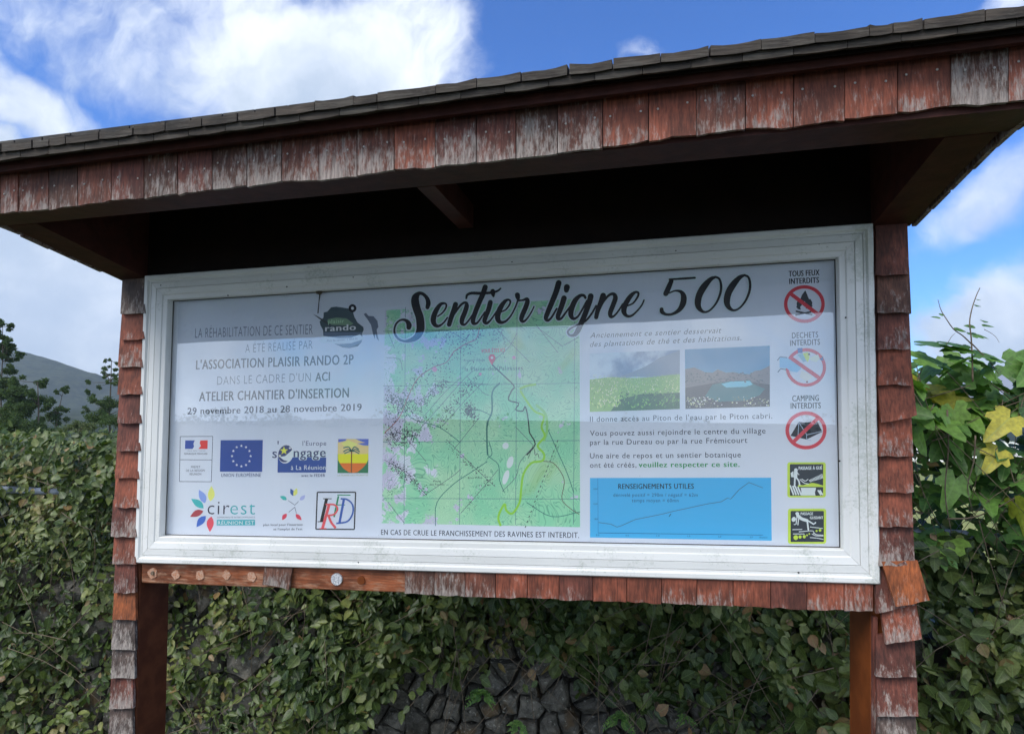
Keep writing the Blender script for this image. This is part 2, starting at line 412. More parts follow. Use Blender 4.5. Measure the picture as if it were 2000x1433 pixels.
# head beam above the case, side brackets, front beam, middle joist, ceiling
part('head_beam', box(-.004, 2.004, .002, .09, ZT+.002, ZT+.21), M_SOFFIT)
fb = [aty((-60, 452), -.36)]
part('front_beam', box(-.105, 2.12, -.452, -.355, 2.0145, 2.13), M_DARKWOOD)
def bracket(x0, x1):
    def zb(y): return 2.0135 + (y+.354)*(-.069/.358)
    y0, y1 = -.3545, .012
    fr = [(x0, y0, zl(zb(y0)+.13, x0)), (x1, y0, zl(zb(y0)+.13, x1)), (x1, y0, zl(zb(y0), x1)), (x0, y0, zl(zb(y0), x0))]
    bk = [(x0, y1, zl(zb(y1)+.2, x0)), (x1, y1, zl(zb(y1)+.2, x1)), (x1, y1, zl(zb(y1), x1)), (x0, y1, zl(zb(y1), x0))]
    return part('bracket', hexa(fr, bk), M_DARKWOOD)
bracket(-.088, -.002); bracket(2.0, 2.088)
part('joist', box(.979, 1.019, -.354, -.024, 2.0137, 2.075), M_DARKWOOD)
RS = .35   # roof slope
def sloped(x0, x1, y0, y1, z0, t, up=True):
    """slab following the roof pitch; z0 = underside height at y=-.5, x=0"""
    g = lambda x, y: zl(z0+(y+.5)*RS, x)
    fr = [(x0, y0, g(x0, y0)+t), (x1, y0, g(x1, y0)+t), (x1, y0, g(x1, y0)), (x0, y0, g(x0, y0))]
    bk = [(x0, y1, g(x0, y1)+t), (x1, y1, g(x1, y1)+t), (x1, y1, g(x1, y1)), (x0, y1, g(x0, y1))]
    return hexa(fr, bk)
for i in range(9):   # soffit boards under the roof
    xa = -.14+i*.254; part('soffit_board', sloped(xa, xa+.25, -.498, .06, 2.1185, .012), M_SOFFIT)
def bslope(x0, x1, z0, t):
    g = lambda x, y: zl(z0+(.56-(y-.06))*RS, x)
    fr = [(x0, .06, g(x0, .06)+t), (x1, .06, g(x1, .06)+t), (x1, .06, g(x1, .06)), (x0, .06, g(x0, .06))]
    bk = [(x0, .62, g(x0, .62)+t), (x1, .62, g(x1, .62)+t), (x1, .62, g(x1, .62)), (x0, .62, g(x0, .62))]
    return hexa(fr, bk)
part('rear_roof_panel', bslope(-.14, 2.15, 2.1185, .045), M_ROOF).color = (.07, .065, .06, .3)
for xx in (-.1, 2.1):
    z1, zr = zl(2.13, xx), zl(2.31, xx)
    fr = [(xx-.01, -.44, z1), (xx-.01, .06, zr), (xx-.01, .56, z1), (xx-.01, .06, z1-.05)]
    bk = [(xx+.01, b_, c_) for _, b_, c_ in fr]
    part('gable_board', hexa(fr, bk), M_DARKWOOD)
# eave drip board
def px_line(x, a, b): return a+(b-a)*x/2000
V, F = [], []
y0_, y1_ = -.487, -.4745
L, Rr = aty((-80, px_line(-80, 336, 82)), y0_), aty((2090, px_line(2090, 336, 82)), y0_)
fr = [(L.x, y0_, L.z+.026), (Rr.x, y0_, Rr.z+.026), tuple(Rr), tuple(L)]
part('eave_trim', hexa(fr, [(a_, y1_, c_) for a_, _, c_ in fr]), M_DARKWOOD)

# ---- a shingle: slab between four corners, ragged lower edge, slight cupping
def shingle(name, q, ytop, ybot, t, col, wear, mat=M_SH, parent=NB, rag=.0022, cup=.0015, n=5, px=True):
    tl, tr, br, bl = q
    if px:
        tl, tr = aty(tl, ytop), aty(tr, ytop); br, bl = aty(br, ybot), aty(bl, ybot)
    rows = []
    jit = [random.uniform(-rag, rag) for _ in range(n)]
    c_ = random.uniform(-cup, cup*1.5)
    for r, (a_, b_) in enumerate(((tl, tr), (None, None), (bl, br))):
        row = []
        for i in range(n):
            s = i/(n-1)
            if r == 0: p = tl.lerp(tr, s)
            elif r == 1: p = tl.lerp(bl, .55).lerp(tr.lerp(br, .55), s)
            else:
                p = bl.lerp(br, s)+Vector((0, 0, jit[i]))
            row.append(Vector((p.x, p.y-c_*math.sin(math.pi*s)*(r/2), p.z)))
        rows.append(row)
    V = [v for row in rows for v in row]; m = len(V)
    V += [v+Vector((0, t, 0)) for v in V]
    F = []
    for r in range(2):
        for i in range(n-1):
            a0 = r*n+i; F.append((a0, a0+n, a0+n+1, a0+1)); F.append((m+a0, m+a0+1, m+a0+n+1, m+a0+n))
    for i in range(n-1):
        F.append((i, i+1, m+i+1, m+i)); k = 2*n+i; F.append((k+1, k, m+k, m+k+1))
    for r in range(2):
        a0 = r*n; F.append((a0, m+a0, m+a0+n, a0+n)); b0 = a0+n-1; F.append((b0, b0+n, m+b0+n, m+b0))
    o = link_mesh(name, V, F, mat, parent); o.color = (*col, wear)
    return o
RED = (.26, .068, .034); DRED = (.15, .042, .026); BRN = (.135, .054, .033); ORG = (.32, .085, .022); GRY = (.10, .065, .052); MID = (.18, .056, .032)

nail_me = None
def nail(px, y, parent, r=.0022):
    global nail_me
    if nail_me is None:
        bm = bmesh.new(); bmesh.ops.create_uvsphere(bm, u_segments=7, v_segments=4, radius=1)
        nail_me = bpy.data.meshes.new('nail'); bm.to_mesh(nail_me); bm.free(); nail_me.materials.append(M_NAIL)
    o = bpy.data.objects.new('nail', nail_me); COL.objects.link(o); o.parent = parent
    p = aty(px, y); o.location = p-Vector(parent['_w']); o.scale = (r, r*.6, r)

# fascia shingles
fx = [-62, 1, 35, 95, 152, 217, 281, 347, 414, 482, 550, 623, 697, 770, 850, 930, 1008, 1089, 1177, 1267, 1360, 1456, 1550, 1650, 1753, 1858, 1970, 2085]
fy = [423, 415, 413, 408, 402, 392, 387, 379, 370, 363, 356, 350, 344, 331, 326, 317, 308, 301, 288, 274, 264, 251, 247, 234, 221, 207, 200, 187]
fcol = [(MID, .5), (MID, .4), (MID, .6), (BRN, .5), (MID, .35), (DRED, .35), (BRN, .75), (DRED, .6), (BRN, .8), (BRN, .9), (MID, .7), (MID, .85), (MID, .75), (RED, .55),
        (DRED, .75), (DRED, .6), (BRN, .85), (MID, .8), (RED, .45), (RED, .25), (MID, .55), (RED, .5), (RED, .45), (RED, .2), (RED, .45), (BRN, .95), (RED, .6)]
for i in range(len(fx)-1):
    a_, b_ = fx[i], fx[i+1]; col, wr = fcol[i]; gp = .7 if i % 3 else 1.2
    yb = -.463 + random.uniform(-.002, .002)
    h = 118+a_*.02
    top = [(a_+gp, fy[i]-h), (b_-gp, fy[i+1]-h)]
    dy = random.uniform(-2, 2)
    o = shingle('fascia_shingle', [top[0], top[1], (b_-gp, fy[i+1]+dy*.5), (a_+gp, fy[i]-dy*.5)], yb+.006, yb, .008, col, wr)
    w = b_-a_
    for fxx in (.2, .78):
        if 0 < a_ < 1990: nail((a_+w*(fxx+random.uniform(-.05, .05)), (fy[i]+fy[i+1])/2-(40+a_*.018)+random.uniform(-5, 5)-(fxx-.5)*(fy[i]-fy[i+1])), yb+.001, o)

# roof shingles at the eave: two overlapping layers with their cut ends showing
def roof_shingle(xa, xb, la, lb, yfront, drop=0):
    """la(px)->top y, lb(px)->bottom y on the eave face"""
    n = 5; V = []
    lift = random.uniform(-2.2, 3.2) if la is top_l else 0; cup = random.uniform(.6, 4.2); sk = random.uniform(-1.6, 1.6)
    fr_t, fr_b = [], []
    for i in range(n):
        s = i/(n-1); x = xa+(xb-xa)*s
        c_ = -cup*(2*s-1)**2+cup*.4
        fr_t.append(aty((x, la(x)+c_-lift*.6+sk*(2*s-1)+random.uniform(-.9, .9)), yfront)); fr_b.append(aty((x, lb(x)+c_*.6), yfront))
    L_ = .24
    bk_t = [v+Vector((0, L_, L_*RS*.96)) for v in fr_t]; bk_b = [v+Vector((0, L_, L_*RS*.96)) for v in fr_b]
    V = fr_t+fr_b+bk_t+bk_b; F = []
    for i in range(n-1):
        F += [(i, n+i, n+i+1, i+1), (i, i+1, 2*n+i+1, 2*n+i), (n+i+1, n+i, 3*n+i, 3*n+i+1), (2*n+i+1, 3*n+i+1, 3*n+i, 2*n+i)]
    F += [(0, 2*n, 3*n, n), (n-1, 2*n-1, 4*n-1, 3*n-1)]
    o = link_mesh('roof_shingle', V, F, M_ROOF, NB)
    g = random.uniform(.75, 1.2); o.color = (.066*g, .052*g, .040*g, random.uniform(.1, .8))
    return o
top_l = lambda x: px_line(x, 283, 9.5) + 2.0*math.sin(x*.004)
mid_l = lambda x: top_l(x)+15+x*.003
bot_l = lambda x: top_l(x)+30+x*.0045
tb = [-70, 2, 61, 96, 128, 193, 258, 323, 394, 465, 538, 614, 690, 736, 850, 931, 1018, 1109, 1197, 1290, 1387, 1487, 1592, 1698, 1745, 1805, 1925, 2050, 2150]
for a_, b_ in zip(tb, tb[1:]): roof_shingle(a_+random.choice((.4, .8, 1.2, 3.2)), b_-random.choice((.4, .8, 1.6, 3.0)), top_l, lambda x: mid_l(x)-.6, -.52)
lb_ = [-60, 40, 94, 165, 231, 300, 368, 440, 515, 585, 663, 738, 818, 900, 985, 1072, 1162, 1255, 1350, 1450, 1550, 1655, 1760, 1870, 1985, 2120]
for a_, b_ in zip(lb_, lb_[1:]): roof_shingle(a_+.6, b_-.6, lambda x: mid_l(x)+.6, bot_l, -.514)
# upper courses of the front slope, out of sight from below
it = []
for c_ in range(4):
    y = -.37+c_*.115
    for i in range(28):
        xa = -.14+i*.082+(c_ % 2)*.03; it.append(sloped(xa, xa+.078, y, min(y+.2, .075), 2.1635+.004*c_, .014))
o = part('upper_shingle_courses', join_data(it), M_ROOF); o.color = (.06, .055, .05, .4); o['kind'] = 'stuff'
part('ridge_cap', box(-.14, 2.15, .03, .09, 2.37, 2.385), M_ROOF).color = (.06, .055, .05, .3)

# side shingles hanging outside the right and left bracket
for sx, xt in ((1, 2.09), (-1, -.09)):
    for i in range(6):
        ya = -.46+i*.08; yb = ya+.077
        zb = lambda y: 2.017 if y < -.354 else 2.017 - (y+.354)*.19
        dz = random.uniform(-.004, .002); o2 = .002+.012*max(0, min(1, -ya/.3))
        V = []
        for xo, zf in ((0, .17), (.010*sx, .17), (o2*sx+.010*sx, 0), (o2*sx, 0)):
            for y in (ya, yb):
                x = xt+xo; V.append((x, y, zl((zb(y)+dz) if zf == 0 else 2.13, x)))
        F = [(0, 1, 3, 2), (2, 3, 5, 4), (4, 5, 7, 6), (6, 7, 1, 0), (0, 2, 4, 6), (1, 7, 5, 3)]
        o = link_mesh('side_shingle', V, F, M_SH, NB); o.color = (*BRN, .7)

# shingle cladding of the posts
lx = [(237, 283, 545), (235, 283, 612), (234, 281, 663), (230, 278, 717), (229, 277, 770), (229, 276, 826), (227, 274, 880), (224, 271, 934), (222, 270, 991),
      (216, 266, 1048), (219, 265, 1101), (221, 264, 1158), (219, 265, 1210), (217, 264, 1268), (216, 263, 1324), (213, 260, 1383), (211, 259, 1442)]
lc = [(GRY, .5), (RED, .15), (RED, .6), (RED, .3), (DRED, .15), (DRED, .1), (RED, .15), (RED, .35), (DRED, .7), (RED, .6), (DRED, .55), (ORG, .05), (GRY, .95), (GRY, .9), (DRED, .9), (GRY, .8)]
prev = lx[0][2]
for (x0, x1, yb), (col, wr) in zip(lx[1:], lc):
    t_ = prev-16
    j = random.uniform(-2, 2)
    shingle('post_shingle', [(x0+5, t_), (x1-1, t_), (x1, yb+j*.4), (x0, yb-j*.6)], -.001, -.017, .009, col, wr)
    prev = yb
rx = [(1711, 1776, 440), (1711, 1776, 538), (1714, 1780, 612), (1715, 1779, 681), (1716, 1782, 751), (1718, 1786, 822), (1718, 1784, 890), (1718, 1785, 961), (1718, 1784, 1029), (1717, 1787, 1104),
      (1713, 1786, 1175), (1714, 1790, 1255), (1711, 1790, 1321), (1713, 1794, 1399), (1714, 1792, 1475)]
rc = [(DRED, .0), (BRN, .4), (DRED, .4), (RED, .25), (RED, .1), (RED, .55), (RED, .3), (RED, .4), (DRED, .8), (DRED, .5), (RED, .7), (DRED, .5), (DRED, .55), (GRY, .95)]
prev = 440
for i, ((x0, x1, yb), (col, wr)) in enumerate(zip(rx[1:], rc)):
    t_ = prev-16
    if i == 4: q = [(1712, t_), (1782, t_-4), (1791, 812), (1722, 824)]
    elif i == 9: q = [(1709, t_), (1780, t_), (1787, 1180), (1712, 1200)]
    elif i == 10: q = [(1716, 1165), (1786, 1152), (1801, 1249), (1731, 1257)]
    else: q = [(x0, t_), (x1-4, t_), (x1, yb+random.uniform(-1.5, 1.5)), (x0, yb)]
    o = shingle('post_shingle', q, -.001, -.019-(.004 if i in (4, 10) else 0), .010, col, wr)
    prev = yb
o = shingle('post_shingle', [(1722, 1096), (1792, 1094), (1816, 1172), (1750, 1184)], -.018, -.032, .009, ORG, .42)
tag(o, label='loose orange shingle hanging askew from the right post')
# thin shingle edges lining the inner side of each post cladding
for (xa, xb_, ya, yb) in ((1704, 1713, 452, 1140), (1706, 1714, 1205, 1470)):
    q = [aty((xa, ya), .002), aty((xb_, ya), .002), aty((xb_, yb), .002), aty((xa, yb), .002)]
    o = part('cladding_batten', hexa(q, [v+Vector((0, .02, 0)) for v in q]), M_SH); o.color = (*DRED, .5)

# shingles along the lower beam
bx = [790, 848, 908, 968, 1030, 1092, 1158, 1224, 1292, 1361, 1432, 1505, 1576, 1649, 1706]
bc = [(BRN, .7), (BRN, .8), (MID, .45), (RED, .3), (RED, .25), (DRED, .3), (RED, .1), (RED, .1), (RED, .5), (RED, .6), (RED, .2), (DRED, .05), (RED, .45), (RED, .75)]
bt = lambda x: 1110+(x-790)*.0312; bb = lambda x: 1159+(x-790)*.0375
for (a_, b_), (col, wr) in zip(zip(bx, bx[1:]), bc):
    o = shingle('beam_shingle', [(a_+.7, bt(a_)-14), (b_-.7, bt(b_)-14), (b_-.7, bb(b_)+random.uniform(-1, 1)), (a_+.7, bb(a_))], -.004, -.008, .0085, col, wr)
o = shingle('beam_shingle', [(518, 1098), (573, 1099), (563, 1151), (512, 1141)], -.004, -.010, .008, BRN, .75)
tag(o, label='single crooked shingle left on the bare part of the beam')
# round traces of lost caps, one white cap, one plug
def disc_part(name, c, r, y, mat, n=14, th=.002, jag=0.0, label=None):
    cc = aty(c, y); rr = r*1.42e-3
    ring = [cc+Vector((math.cos(2*math.pi*k/n)*rr*(1+random.uniform(-jag, jag)), 0, math.sin(2*math.pi*k/n)*rr*(1+random.uniform(-jag, jag)))) for k in range(n)]
    V = ring+[v+Vector((0, th, 0)) for v in ring]
    F = [tuple(range(n))]+[(k, n+k, n+(k+1) % n, (k+1) % n) for k in range(n)]
    o = link_mesh(name, V, F, mat, NB)
    if label: o['label'] = label
    return o
M_GLUE = noise_mat('pale_glue_trace', (.50, .33, .24), (.42, .17, .08), 220, .7, .3)
M_CAP = noise_mat('white_cap', (.7, .7, .7), (.25, .27, .3), 260, .5, .2)
for c_, r in (((297, 1119), 11), ((343, 1122), 9), ((390, 1123), 10), ((442, 1122), 9), ((491, 1126), 10)):
    disc_part('glue_mark', c_, r, .0015, M_GLUE, 11, .0028, .16)
disc_part('cap', (657, 1131), 11.5, -.001, M_CAP, 18, .005, 0, 'round white cap screwed to the beam')
disc_part('plug', (705, 1133), 8, .0, M_POST, 10, .004, .1)
disc_part('cap', (297, 1119), 4, -.003, M_STEM, 8, .004, .3)

# ------------------------------------------------------------------ white glazed case
PROF = [(0, .03), (0, -.010), (.003, -.0135), (.013, -.0135), (.017, -.0085), (.0215, -.0085), (.0225, -.0055), (.0235, -.0085), (.0400, -.0095), (.0412, -.0060), (.0424, -.0095),
        (.0590, -.0075), (.0615, -.0045), (.0740, -.0045), (.0755, -.0025), (.0758, .0235)]
def rail(side, label):
    def corner(s, which):
        x = {0: s, 1: 2-s}[which in (1, 2)]
        zt, zbm = zl(ZT, x)-s, zl(ZB, x)+s
        return x, (zt if which in (0, 1) else zbm)
    c1, c2 = {'top': (0, 1), 'right': (1, 2), 'bottom': (2, 3), 'left': (3, 0)}[side]
    V, F = [], []; n = 2
    for s, y in PROF:
        x1, z1 = corner(s, c1); x2, z2 = corner(s, c2)
        a_, b_ = Vector((x1, y, z1)), Vector((x2, y, z2)); d = (b_-a_).normalized()*.00035
        V += [a_+d, b_-d]
    for i in range(len(PROF)-1): F.append((2*i, 2*i+2, 2*i+3, 2*i+1))
    V2 = [Vector((v.x, .03, v.z)) for v in V]
    m = len(V); V += V2
    for i in range(len(PROF)-1):   # close the mitre ends
        F.append((2*i, m+2*i, m+2*i+2, 2*i+2)); F.append((2*i+1, 2*i+3, m+2*i+3, m+2*i+1))
    o = link_mesh('case_rail', V, F, M_WHITE, NB); return o
for s_ in ('top', 'right', 'bottom', 'left'): rail(s_, '')
M_SEAL = pmat('black_rubber_seal', (.012, .012, .014), .6)
def seal(x0, z0, x1, z1):
    d = Vector((x1-x0, 0, z1-z0)).normalized(); u = Vector((-d.z, 0, d.x))*.0011
    a_, b_ = Vector((x0, .0182, z0)), Vector((x1, .0182, z1))
    q = [a_+u, b_+u, b_-u, a_-u]; part('seal', hexa(q, [v+Vector((0, .0012, 0)) for v in q]), M_SEAL)
i_ = .0768
seal(i_, zl(ZT-i_, i_), 2-i_, zl(ZT-i_, 2-i_)); seal(i_, zl(ZB+i_, i_), 2-i_, zl(ZB+i_, 2-i_)); seal(i_, zl(ZB+i_, i_), i_, zl(ZT-i_, i_)); seal(2-i_, zl(ZB+i_, 2-i_), 2-i_, zl(ZT-i_, 2-i_))
# screw holes and a small mud nest with its thread on the upper rail
for hx, hy in ((314, 557), (445, 577), (560, 560), (690, 541), (1000, 512), (1320, 490), (1600, 478), (1640, 900), (300, 1090), (700, 1098), (1220, 1118), (1560, 1118), (1652, 620)):
    c = aty((hx, hy), -.0092); V = [c+Vector((math.cos(k)*.0022, 0, math.sin(k)*.0022)) for k in range(6)]
    part('screw_hole', (V+[v+Vector((0, .0015, 0)) for v in V], [tuple(range(6))]+[(k, 6+k, 6+(k+1) % 6, (k+1) % 6) for k in range(6)]), M_SEAL)
bm = bmesh.new(); bmesh.ops.create_icosphere(bm, subdivisions=2, radius=1)
nc = aty((624, 570), .012)
V = [nc+Vector((v.co.x*.010, v.co.y*.006, v.co.z*.009))*random.uniform(.75, 1.25) if False else nc+Vector((v.co.x*.010, v.co.y*.006, v.co.z*.009))*1.0+Vector((random.uniform(-.002, .002), 0, random.uniform(-.002, .002))) for v in bm.verts]
F = [tuple(v.index for v in f.verts) for f in bm.faces]; bm.free()
o = part('mud_nest', (V, F), noise_mat('dry_mud', (.05, .04, .03), (.12, .10, .07), 120, .9, .4)); o['label'] = 'small mud nest stuck under the upper rail'
part('thread', tube_data([aty((625, 574), .014), aty((623, 590), .016), aty((621, 612), .017)], [.0022, .0012, .0016], 5), M_SEAL)
part('case_back', box(.0, 2.0, .0315, .058, ZB, ZT), M_WHITE)
PI_ = .0258  # poster plane
def quadpx(pts, y): return [aty(p, y) for p in pts]
pq = [(.070, PI_, zl(ZT-.070, .07)), (1.930, PI_, zl(ZT-.070, 1.93)), (1.930, PI_, zl(ZB+.070, 1.93)), (.070, PI_, zl(ZB+.070, .07))]
def poster_mat():
    m = bpy.data.materials.new('poster_paper'); m.use_nodes = True; nt = m.node_tree
    b = nt.nodes['Principled BSDF']; b.inputs['Roughness'].default_value = .5
    geo = nn(nt, 'ShaderNodeNewGeometry'); p = geo.outputs['Position']
    n1, _ = noise(nt, p, 2.5, 4, .6); n2, _ = noise(nt, p, 170, 3, .7)
    c = mix_col(nt, map_range(nt, n1, .35, .65), (.80, .85, .95), (.85, .89, .97))
    c = mix_col(nt, map_range(nt, n2, .745, .77, 0, .6), c, (.2, .22, .25))
    nt.links.new(c, b.inputs['Base Color'])
    mp = nn(nt, 'ShaderNodeMapping'); mp.inputs['Rotation'].default_value = (0, .7, 0); mp.inputs['Scale'].default_value = (9, 1, 2.2); nt.links.new(p, mp.inputs[0])
    w, _ = noise(nt, mp.outputs[0], 1.4, 3, .5, .8)
    bp = nn(nt, 'ShaderNodeBump'); bp.inputs['Strength'].default_value = .35; bp.inputs['Distance'].default_value = .01
    nt.links.new(w, bp.inputs['Height']); nt.links.new(bp.outputs[0], b.inputs['Normal'])
    return m
poster = link_mesh('poster', [Vector(v) for v in pq]+[Vector(v)+Vector((0, .002, 0)) for v in pq], [(0, 3, 2, 1), (4, 5, 6, 7), (0, 1, 5, 4), (1, 2, 6, 5), (2, 3, 7, 6), (3, 0, 4, 7)], poster_mat(), NB)

# glass pane
def glass_mat():
    m = bpy.data.materials.new('case_glass'); m.use_nodes = True; nt = m.node_tree; nt.nodes.clear()
    out = nn(nt, 'ShaderNodeOutputMaterial'); tr = nn(nt, 'ShaderNodeBsdfTransparent'); gl = nn(nt, 'ShaderNodeBsdfGlossy')
    gl.inputs['Roughness'].default_value = .012; tr.inputs[0].default_value = (.97, .98, .98, 1)
    geo = nn(nt, 'ShaderNodeNewGeometry'); ci = math_node(nt, 'ABSOLUTE', vmath(nt, 'DOT_PRODUCT', geo.outputs['Normal'], geo.outputs['Incoming']))
    schlick = math_node(nt, 'POWER', math_node(nt, 'SUBTRACT', 1.0, ci), 5.0); mp = nn(nt, 'ShaderNodeMapping'); nt.links.new(geo.outputs['Position'], mp.inputs[0]); mp.inputs['Scale'].default_value = (1, 1, 2.2)
    n1, _ = noise(nt, mp.outputs[0], 2.2, 2, .4)
    bp = nn(nt, 'ShaderNodeBump'); bp.inputs['Strength'].default_value = .10; bp.inputs['Distance'].default_value = .002
    nt.links.new(n1, bp.inputs['Height']); nt.links.new(bp.outputs[0], gl.inputs['Normal'])
    fac = math_node(nt, 'ADD', math_node(nt, 'MULTIPLY', schlick, 0.80), 0.18, clamp=True)
    mx = nn(nt, 'ShaderNodeMixShader'); nt.links.new(fac, mx.inputs[0]); nt.links.new(tr.outputs[0], mx.inputs[1]); nt.links.new(gl.outputs[0], mx.inputs[2])
    nt.links.new(mx.outputs[0], out.inputs[0]); return m
gq = [(.0745, .0195, zl(ZT-.0745, .0745)), (1.9255, .0195, zl(ZT-.0745, 1.9255)), (1.9255, .0195, zl(ZB+.0745, 1.9255)), (.0745, .0195, zl(ZB+.0745, .0745))]
link_mesh('glass_pane', gq, [(0, 3, 2, 1)], glass_mat(), NB)

# ------------------------------------------------------------------ printing on the poster
def ink(rgb): 
    key = 'ink_%d_%d_%d' % rgb
    return pmat(key, tuple(min(.93, c*1.42) for c in srgb(*rgb)), .5)
BLACK = (14, 16, 22); DGREY = (48, 54, 70)
STEP = 2.2e-5
def tri(pts):
    from mathutils.geometry import tessellate_polygon
    return tessellate_polygon([[Vector((p[0], p[1], 0)) for p in pts]])
class Print:
    """flat printed shapes, each a few hundredths of a millimetre above the one below"""
    def __init__(s, name, base=0, label=None, mat=None):
        s.name = name; s.V = []; s.F = []; s.M = []; s.mats = []; s.lay = PI_-1.2e-4-base*STEP; s.label = label
    def mi(s, rgb):
        m = rgb if not isinstance(rgb, tuple) else ink(rgb)
        if m not in s.mats: s.mats.append(m)
        return s.mats.index(m)
    def up(s): s.lay -= STEP
    def poly(s, pts, rgb, keep=False):
        if not keep: s.up()
        o = len(s.V); s.V += [aty(p, s.lay) for p in pts]
        k = s.mi(rgb)
        for t in tri(pts): s.F.append(tuple(o+i for i in t)); s.M.append(k)
    def strip(s, pts, w, rgb, cap=True, keep=False, sub=5):
        """ribbon through points, width in the same units"""
        if not keep: s.up()
        P = [(p[0], p[1], (p[2] if len(p) > 2 else w)) for p in pts]
        if sub > 1 and len(P) > 2: P = [tuple(q) for q in catmull(P, sub)]
        k = s.mi(rgb); o = len(s.V); n = len(P); lay = s.lay
        for i, (x, y, ww) in enumerate(P):
            a_, b_ = P[max(0, i-1)], P[min(n-1, i+1)]
            dx, dy = b_[0]-a_[0], b_[1]-a_[1]; l_ = math.hypot(dx, dy) or 1
            nx, ny = -dy/l_*ww/2, dx/l_*ww/2; yy = lay-(i*STEP*.22 if n > 12 else 0)
            s.V += [aty((x+nx, y+ny), yy), aty((x-nx, y-ny), yy)]
        for i in range(n-1): s.F.append((o+2*i, o+2*i+2, o+2*i+3, o+2*i+1)); s.M.append(k)
        if cap:
            for (x, y, ww), yy, (x2, y2, _) in ((P[0], lay+STEP*.3, P[1]), (P[-1], lay-STEP*.22*n, P[-2])):
                o = len(s.V); s.V += [aty((x+math.cos(t*math.pi/6)*ww/2, y+math.sin(t*math.pi/6)*ww/2), yy) for t in range(12)]
                s.F.append(tuple(range(o, o+12))); s.M.append(k)
    def circle(s, c, rx, ry, rgb, n=28, keep=False, rot=0):
        pts = []
        for k in range(n):
            t = 2*math.pi*k/n; x, y = rx*math.cos(t), ry*math.sin(t)
            pts.append((c[0]+x*math.cos(rot)-y*math.sin(rot), c[1]+x*math.sin(rot)+y*math.cos(rot)))
        s.poly(pts, rgb, keep)
    def ring(s, c, rx, ry, w, rgb, n=40):
        s.up(); o = len(s.V); k = s.mi(rgb)
        for i in range(n):
            t = 2*math.pi*i/n
            s.V += [aty((c[0]+rx*math.cos(t), c[1]+ry*math.sin(t)), s.lay), aty((c[0]+(rx-w)*math.cos(t), c[1]+(ry-w)*math.sin(t)), s.lay)]
        for i in range(n): j = (i+1) % n; s.F.append((o+2*i, o+2*j, o+2*j+1, o+2*i+1)); s.M.append(k)
    def outline(s, pts, w, rgb):
        P = list(pts)+[pts[0]]
        for a_, b_ in zip(P, P[1:]): s.strip([a_, b_], w, rgb, cap=False, keep=True, sub=1)
    def leaf(s, base, tip, w, rgb):
        dx, dy = tip[0]-base[0], tip[1]-base[1]; l_ = math.hypot(dx, dy); nx, ny = -dy/l_, dx/l_; L_, R_ = [], []
        for i in range(9):
            t = i/8; h = w/2*math.sin(math.pi*t**.85); x, y = base[0]+dx*t, base[1]+dy*t
            L_.append((x+nx*h, y+ny*h)); R_.append((x-nx*h*.75, y-ny*h*.75))
        s.poly(L_+R_[::-1][1:-1], rgb)
    def text(s, body, p0, p1, cap, rgb, weight=0.0, shear=0.0, serif=False):
        if weight > 0:      # bold: printed twice, a hair apart
            q = cap*weight*3.6
            for sg in (-1, 0, 1): s.text(body, (p0[0]+sg*q/2, p0[1]), (p1[0]+sg*q/2, p1[1]), cap, rgb, 0.0, shear)
            return
        s.up(); k = s.mi(rgb)
        V2, F2 = glyphs(body, weight, shear)
        w0 = min(v[0] for v in V2); w1 = max(v[0] for v in V2)
        A, B = aty(p0, s.lay), aty(p1, s.lay); U = aty((p0[0], p0[1]-cap), s.lay); h = (U-A).length
        ax = (B-A)/(w1-w0); o = len(s.V); up_ = Vector((0, 0, 1))*(h/CAPH)
        for v in V2: s.V.append(A+ax*(v[0]-w0)+up_*v[1])
        for f in F2: s.F.append(tuple(o+i for i in f)); s.M.append(k)
        if serif:   # short feet and heads on the stems read as a book face at this size
            pass
    def done(s, parent=None):
        o = link_mesh(s.name, s.V, s.F, s.mats, parent or poster, mat_idx=s.M)
        if s.label: o['label'] = s.label
        return o
CAPH = .729
_gc = {}
def glyphs(body, weight, shear):
    key = (body, weight, shear)
    if key in _gc: return _gc[key]
    cu = bpy.data.curves.new('lettering', 'FONT'); cu.body = body; cu.offset = weight; cu.shear = shear; cu.space_character = 1.10; cu.resolution_u = 3; cu.fill_mode = 'FRONT'
    ob = bpy.data.objects.new('lettering', cu); COL.objects.link(ob)
    dg = bpy.context.evaluated_depsgraph_get(); me = ob.evaluated_get(dg).to_mesh()
    V2 = [tuple(v.co) for v in me.vertices]; F2 = [tuple(p.vertices) for p in me.polygons]
    ob.evaluated_get(dg).to_mesh_clear(); bpy.data.objects.remove(ob); bpy.data.curves.remove(cu)
    _gc[key] = (V2, F2); return V2, F2

